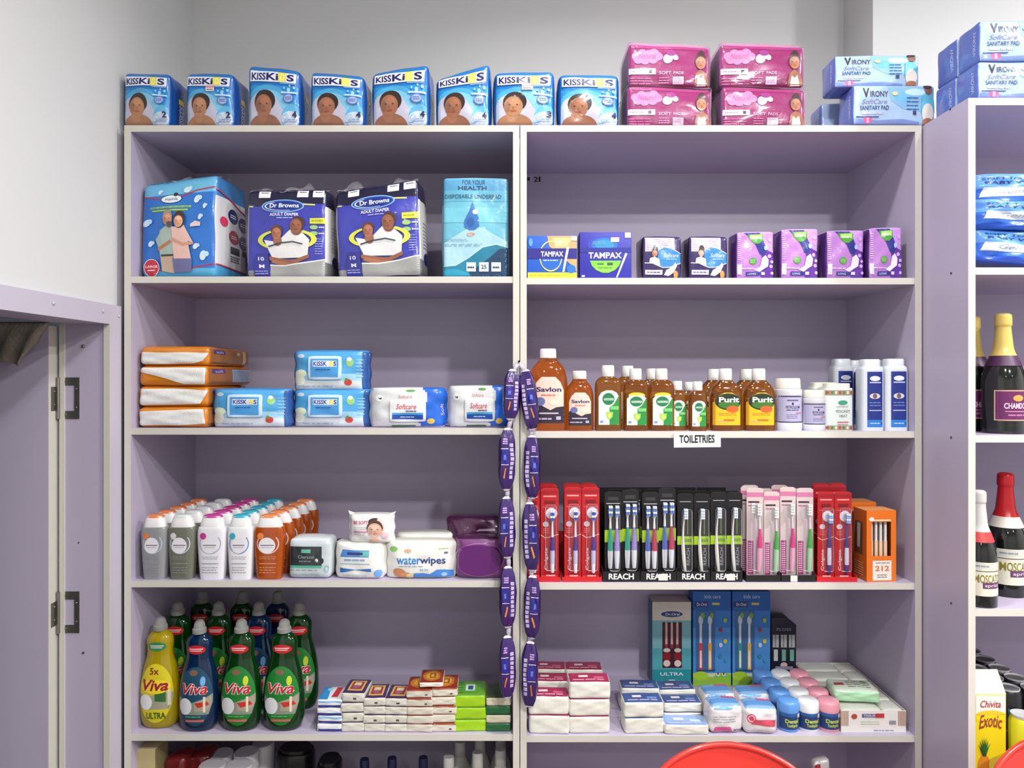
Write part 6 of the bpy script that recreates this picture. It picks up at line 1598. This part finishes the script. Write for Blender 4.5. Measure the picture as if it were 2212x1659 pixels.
def wine(label, foil, lab1, kind):
    t = thing('wine_bottle', label, 'bottle', group='foil topped wine bottles'); R, h = .0445, .29
    fr = [(0, .94), (.012, 1), (.2, 1), (.42, 1), (.5, .93), (.57, .78), (.64, .58), (.70, .45), (.76, .385)]
    prof = smoothprof([(z * h, R * r, R * r) for z, r in fr], 3)
    MB().lathe(prof, 36, 2, (12, 14, 12), 0, R).build('bottle', DARKG, t, True, angle=60)
    fp = smoothprof([(.64 * h, R * .62, R * .62), (.70 * h, R * .48, R * .48), (.78 * h, R * .42, R * .42), (.88 * h, R * .36, R * .36), (.90 * h, R * .40, R * .40), (.955 * h, R * .40, R * .40), (.985 * h, R * .38, R * .38), (h, R * .25, R * .25)], 3)
    MB().lathe(fp, 28, 2, foil, 0, R).build('foil', PLAS, t, True, angle=60)
    cb = prof[0:1]
    band = smoothprof([(.56 * h, R * .84, R * .84), (.60 * h, R * .74, R * .74), (.645 * h, R * .625, R * .625)], 3)
    MB().lathe(band, 28, 2, lab1, 0, R, cap=False).build('neck_label', CARD, t, True)
    M0 = wrapM([(0, R, R), (h, R, R)], 2, h * .07, h * .40, .96)
    A = Art(lambda u, v: M0(u, v) + Vector((0, R, 0)), R * 2, h * .33, .0001, .0005, .005)
    if kind == 0:
        A.rect(.06, .12, .98, .88, (190, 150, 130)); A.rect(.08, .15, .96, .85, (96, 30, 84)); A.text(.22, .42, .84, .56, 'CHAMDOR', (226, 200, 214), .02); A.ell(.55, .68, .14, .08, (206, 150, 70)); A.rect(.24, .34, .84, .36, (190, 140, 170)); A.small(.3, .22, .8, .3, 1, (170, 110, 150), .5)
    else:
        A.rect(.04, .1, .98, .98, (214, 210, 192)); A.rect(.05, .8, .97, .97, (196, 196, 190)); A.small(.1, .84, .5, .92, 1, (130, 140, 140), .5); A.text(.1, .44, .92, .66, 'MOSCATO', (130, 120, 40), .02); A.rect(.3, .3, .9, .46, (96, 60, 100)); A.text(.36, .32, .84, .42, 'spritz', (214, 196, 200), .01); A.rect(.05, .74, .97, .76, (90, 80, 70))
    A.build('label_print', t, CARD)
    return t, (2 * R, 2 * R, h)
GOLD, RED = (206, 180, 96), (176, 22, 30)
t, dm = wine('gold foil wine bottle with a purple label, in front', GOLD, (70, 34, 70), 0); g0 = t
s = (D + YR + .03 + .0445) / FPX; t.location = ((2167 - CX) * s, YR + .03, ZCB[1]); t.scale = (1, 1, .965)
for x, yf, lab in ((2100, .115, 'gold foil wine bottle cut off by the side panel'), (2166, .18, 'gold foil wine bottle behind the front one'), (2262, .05, 'gold foil wine bottle at the picture edge')):
    t2 = dup(g0, lab); s = (D + YR + yf + .0445) / FPX; t2.location = (max(X0C + BT + .046, (x - CX) * s), YR + yf, ZCB[1]); t2.scale = (1, 1, .965)
t, dm = wine('red foil wine bottle with a cream label', RED, (206, 202, 190), 1); r0 = t
s = (D + YR + .08 + .0445) / FPX; t.location = ((2172 - CX) * s, YR + .08, ZCB[2])
t, dm = wine('white foil wine bottle cut off by the side panel', (196, 194, 190), (190, 60, 60), 1); t.location = (X0C + BT + .0365, YR + .006, ZCB[2]); t.scale = (.8, .8, .9)
t2 = dup(r0, 'red foil wine bottle at the picture edge'); s = (D + YR + .1 + .0445) / FPX; t2.location = ((2262 - CX) * s, YR + .1, ZCB[2])
# juice carton and cans
t = thing('juice_carton', 'yellow juice carton with a pineapple beside the cans', 'carton'); w, d, h = .072, .06, .2
def fnj(p, a, b, c):
    return p
F = rbox(w, d, h, .0015); shell(MB(), F, (3, 3, 4), {'d': (226, 206, 40), 'f': (222, 202, 30), 'l': (200, 176, 30)}).build('carton', CARD, t, True, angle=25)
MB().add([(-w / 2, 0, h), (w / 2, 0, h), (w / 2, d, h), (-w / 2, d, h), (-w / 2, d * .5, h + .045), (w / 2, d * .5, h + .045)], [(0, 1, 5, 4), (2, 3, 4, 5), (1, 2, 5), (3, 0, 4)], (226, 220, 190)).build('gable_top', CARD, t)
A = Art(*face(F), maxe=.05); A.rect(.02, .78, .98, .99, (226, 222, 214)); A.ell(.5, .76, .5, .06, (214, 190, 50)); A.rect(.02, .7, .98, .76, (222, 202, 30)); A.text(.16, .85, .82, .93, 'Chivita', (170, 40, 50), .015, .25); A.text(.12, .6, .86, .75, 'Exotic', (150, 60, 60), .015, .25, warp=.03)
A.ell(.28, .18, .2, .14, (206, 130, 40)); 
for k in range(7):
    q = math.radians(40 + k * 17); A.poly([(.24, .30), (.28 + .26 * math.cos(q), .32 + .2 * math.sin(q)), (.34, .30)], (40, 110 - 6 * k, 40))
A.ell(.62, .2, .2, .1, (206, 190, 60)); A.ell(.5, .08, .16, .06, (170, 60, 40)); A.build('front_print', t, CARD)
s = (D + YR + .02) / FPX; ztopc = ZC + (CY - 1500) * s; t.location = ((2140 - CX) * s, YR + .02, ZCB[3]); t.scale = (67 * s / w, 1, (ztopc - ZCB[3]) / h)
def can(label, col, r=.0275, h=.1):
    t = thing('drink_can', label, 'can', group='drink cans in the right unit')
    MB().lathe([(0, r * .8, r * .8), (.006, r, r), (h * .88, r, r), (h * .96, r * .84, r * .84)], 26, 2, col, 0, r).build('can', PLAS, t, True, angle=35)
    MB().lathe([(h * .96, r * .86, r * .86), (h, r * .86, r * .86), (h - .0005, r * .8, r * .8), (h - .004, r * .76, r * .76), (h - .0041, .001, .001)], 26, 2, (178, 178, 182), 0, r).build('can_top', PLAS, t, True, angle=35)
    M0 = wrapM([(0, r, r), (h, r, r)], 2, h * .1, h * .86, .95, r)
    A = Art(lambda u, v: M0(u, v) + Vector((0, r, 0)), 2 * r, h * .76, .0001, .0004, .005); A.rect(.2, .3, .8, .6, (40, 110, 130) if sum(col) < 200 else (222, 226, 220)); A.rect(.3, .4, .7, .48, (170, 190, 196) if sum(col) < 200 else (40, 40, 40)); A.build('label_print', t, CARD)
    return t
zc_ = ZCB[3]; c0 = None
Hc = ((ZC + (CY - 1494) * (D + YR + .06) / FPX) - zc_) / 2
for k in range(5):
    for j, X in enumerate((1.115, 1.172, 1.229)):
        if j == 0 and k < 1: continue
        for l in range(2):
            lab = 'black drink can, %s layer, %s row, %s column' % (['lower', 'upper'][l], ['front', 'second', 'third', 'fourth', 'rear'][k], ['left', 'middle', 'right'][j])
            if c0 is None: c0 = can(lab, (26, 24, 28)); t = c0
            else: t = dup(c0, lab)
            t.location = (X, YR + .06 + k * .0565, zc_ + Hc * l); t.scale = (1, 1, Hc / .1)
t = can('yellow drink can in front of the black cans', (206, 206, 40), .029, .15); s = (D + YR + .015) / FPX; t.location = ((2200 - CX) * (s + .029 / FPX), YR + .002, zc_); t.scale = (1, .95, ((ZC + (CY - 1548) * s) - zc_) / .15)

# ================================================================ red plastic chairs
REDP = material('red_chair_plastic', '#d8362e', rough=0.25, noise=0.04, nscale=12, coat=.3)
def chair(label):
    t = thing('plastic_chair', label, 'chair', group='red plastic chairs')
    # backrest: rounded shell, top at z = .82, reclined
    nx, nz = 28, 22; V = []; Fs = []
    def S(a, q):      # a across -1..1, q up 0..1
        z = .40 + .42 * q
        hw = .215 * (1 - max(0, (q - .35) / .65) ** 3.2) ** .5 * (.86 + .14 * min(1, q / .35)) if q < 1 else 0
        x = a * hw
        y = .05 - .12 * (q - 1) * -1 * .5 + .05 * (x / .215) ** 2 * -1
        return (x, y, z)
    for j in range(nz + 1):
        q = 1 - (1 - j / nz) ** 2
        for i in range(nx + 1): V.append(S(-1 + 2 * i / nx, min(q, .9995)))
    for j in range(nz):
        for i in range(nx):
            a = j * (nx + 1) + i; Fs.append((a, a + 1, a + nx + 2, a + nx + 1))
    b = MB().add(V, Fs).build('backrest', REDP, t, True); m_ = b.modifiers.new('thick', 'SOLIDIFY'); m_.thickness = .005
    rim = []
    for j in range(nz + 1): rim.append(S(-1, min(.9995, 1 - (1 - j / nz) ** 2)))
    rim += [S(1, min(.9995, 1 - (1 - j / nz) ** 2)) for j in range(nz - 1, -1, -1)]
    MB().tube([(p[0], p[1] - .002, p[2]) for p in rim], .006, 8).build('rim', REDP, t, True)
    F = rbox(.44, .42, .03, .014, (0, 0, -.008)); sm = shell(MB(), F, (6, 6, 1)).build('seat', REDP, t, True, (0, -.42, .40))
    for sx in (-1, 1):
        for yy, fy in ((-.38, -.04), (-.02, .05)):
            MB().tube([(sx * .19, yy, .405), (sx * .21, yy + fy * .5, .2), (sx * .225, yy + fy, 0)], [.026, .022, .018], 10).build('leg', REDP, t, True)
    return t
t = chair('red plastic chair in front of the middle shelves'); t.location = (px(1535, -.25), -.29, 0); t.rotation_euler = (0, math.radians(3.5), math.radians(-8))
t2 = dup(t, 'red plastic chair at the lower right, before the drinks'); t2.location = (px(2288, -.25), -.27, 0); t2.rotation_euler = (0, 0, math.radians(6))
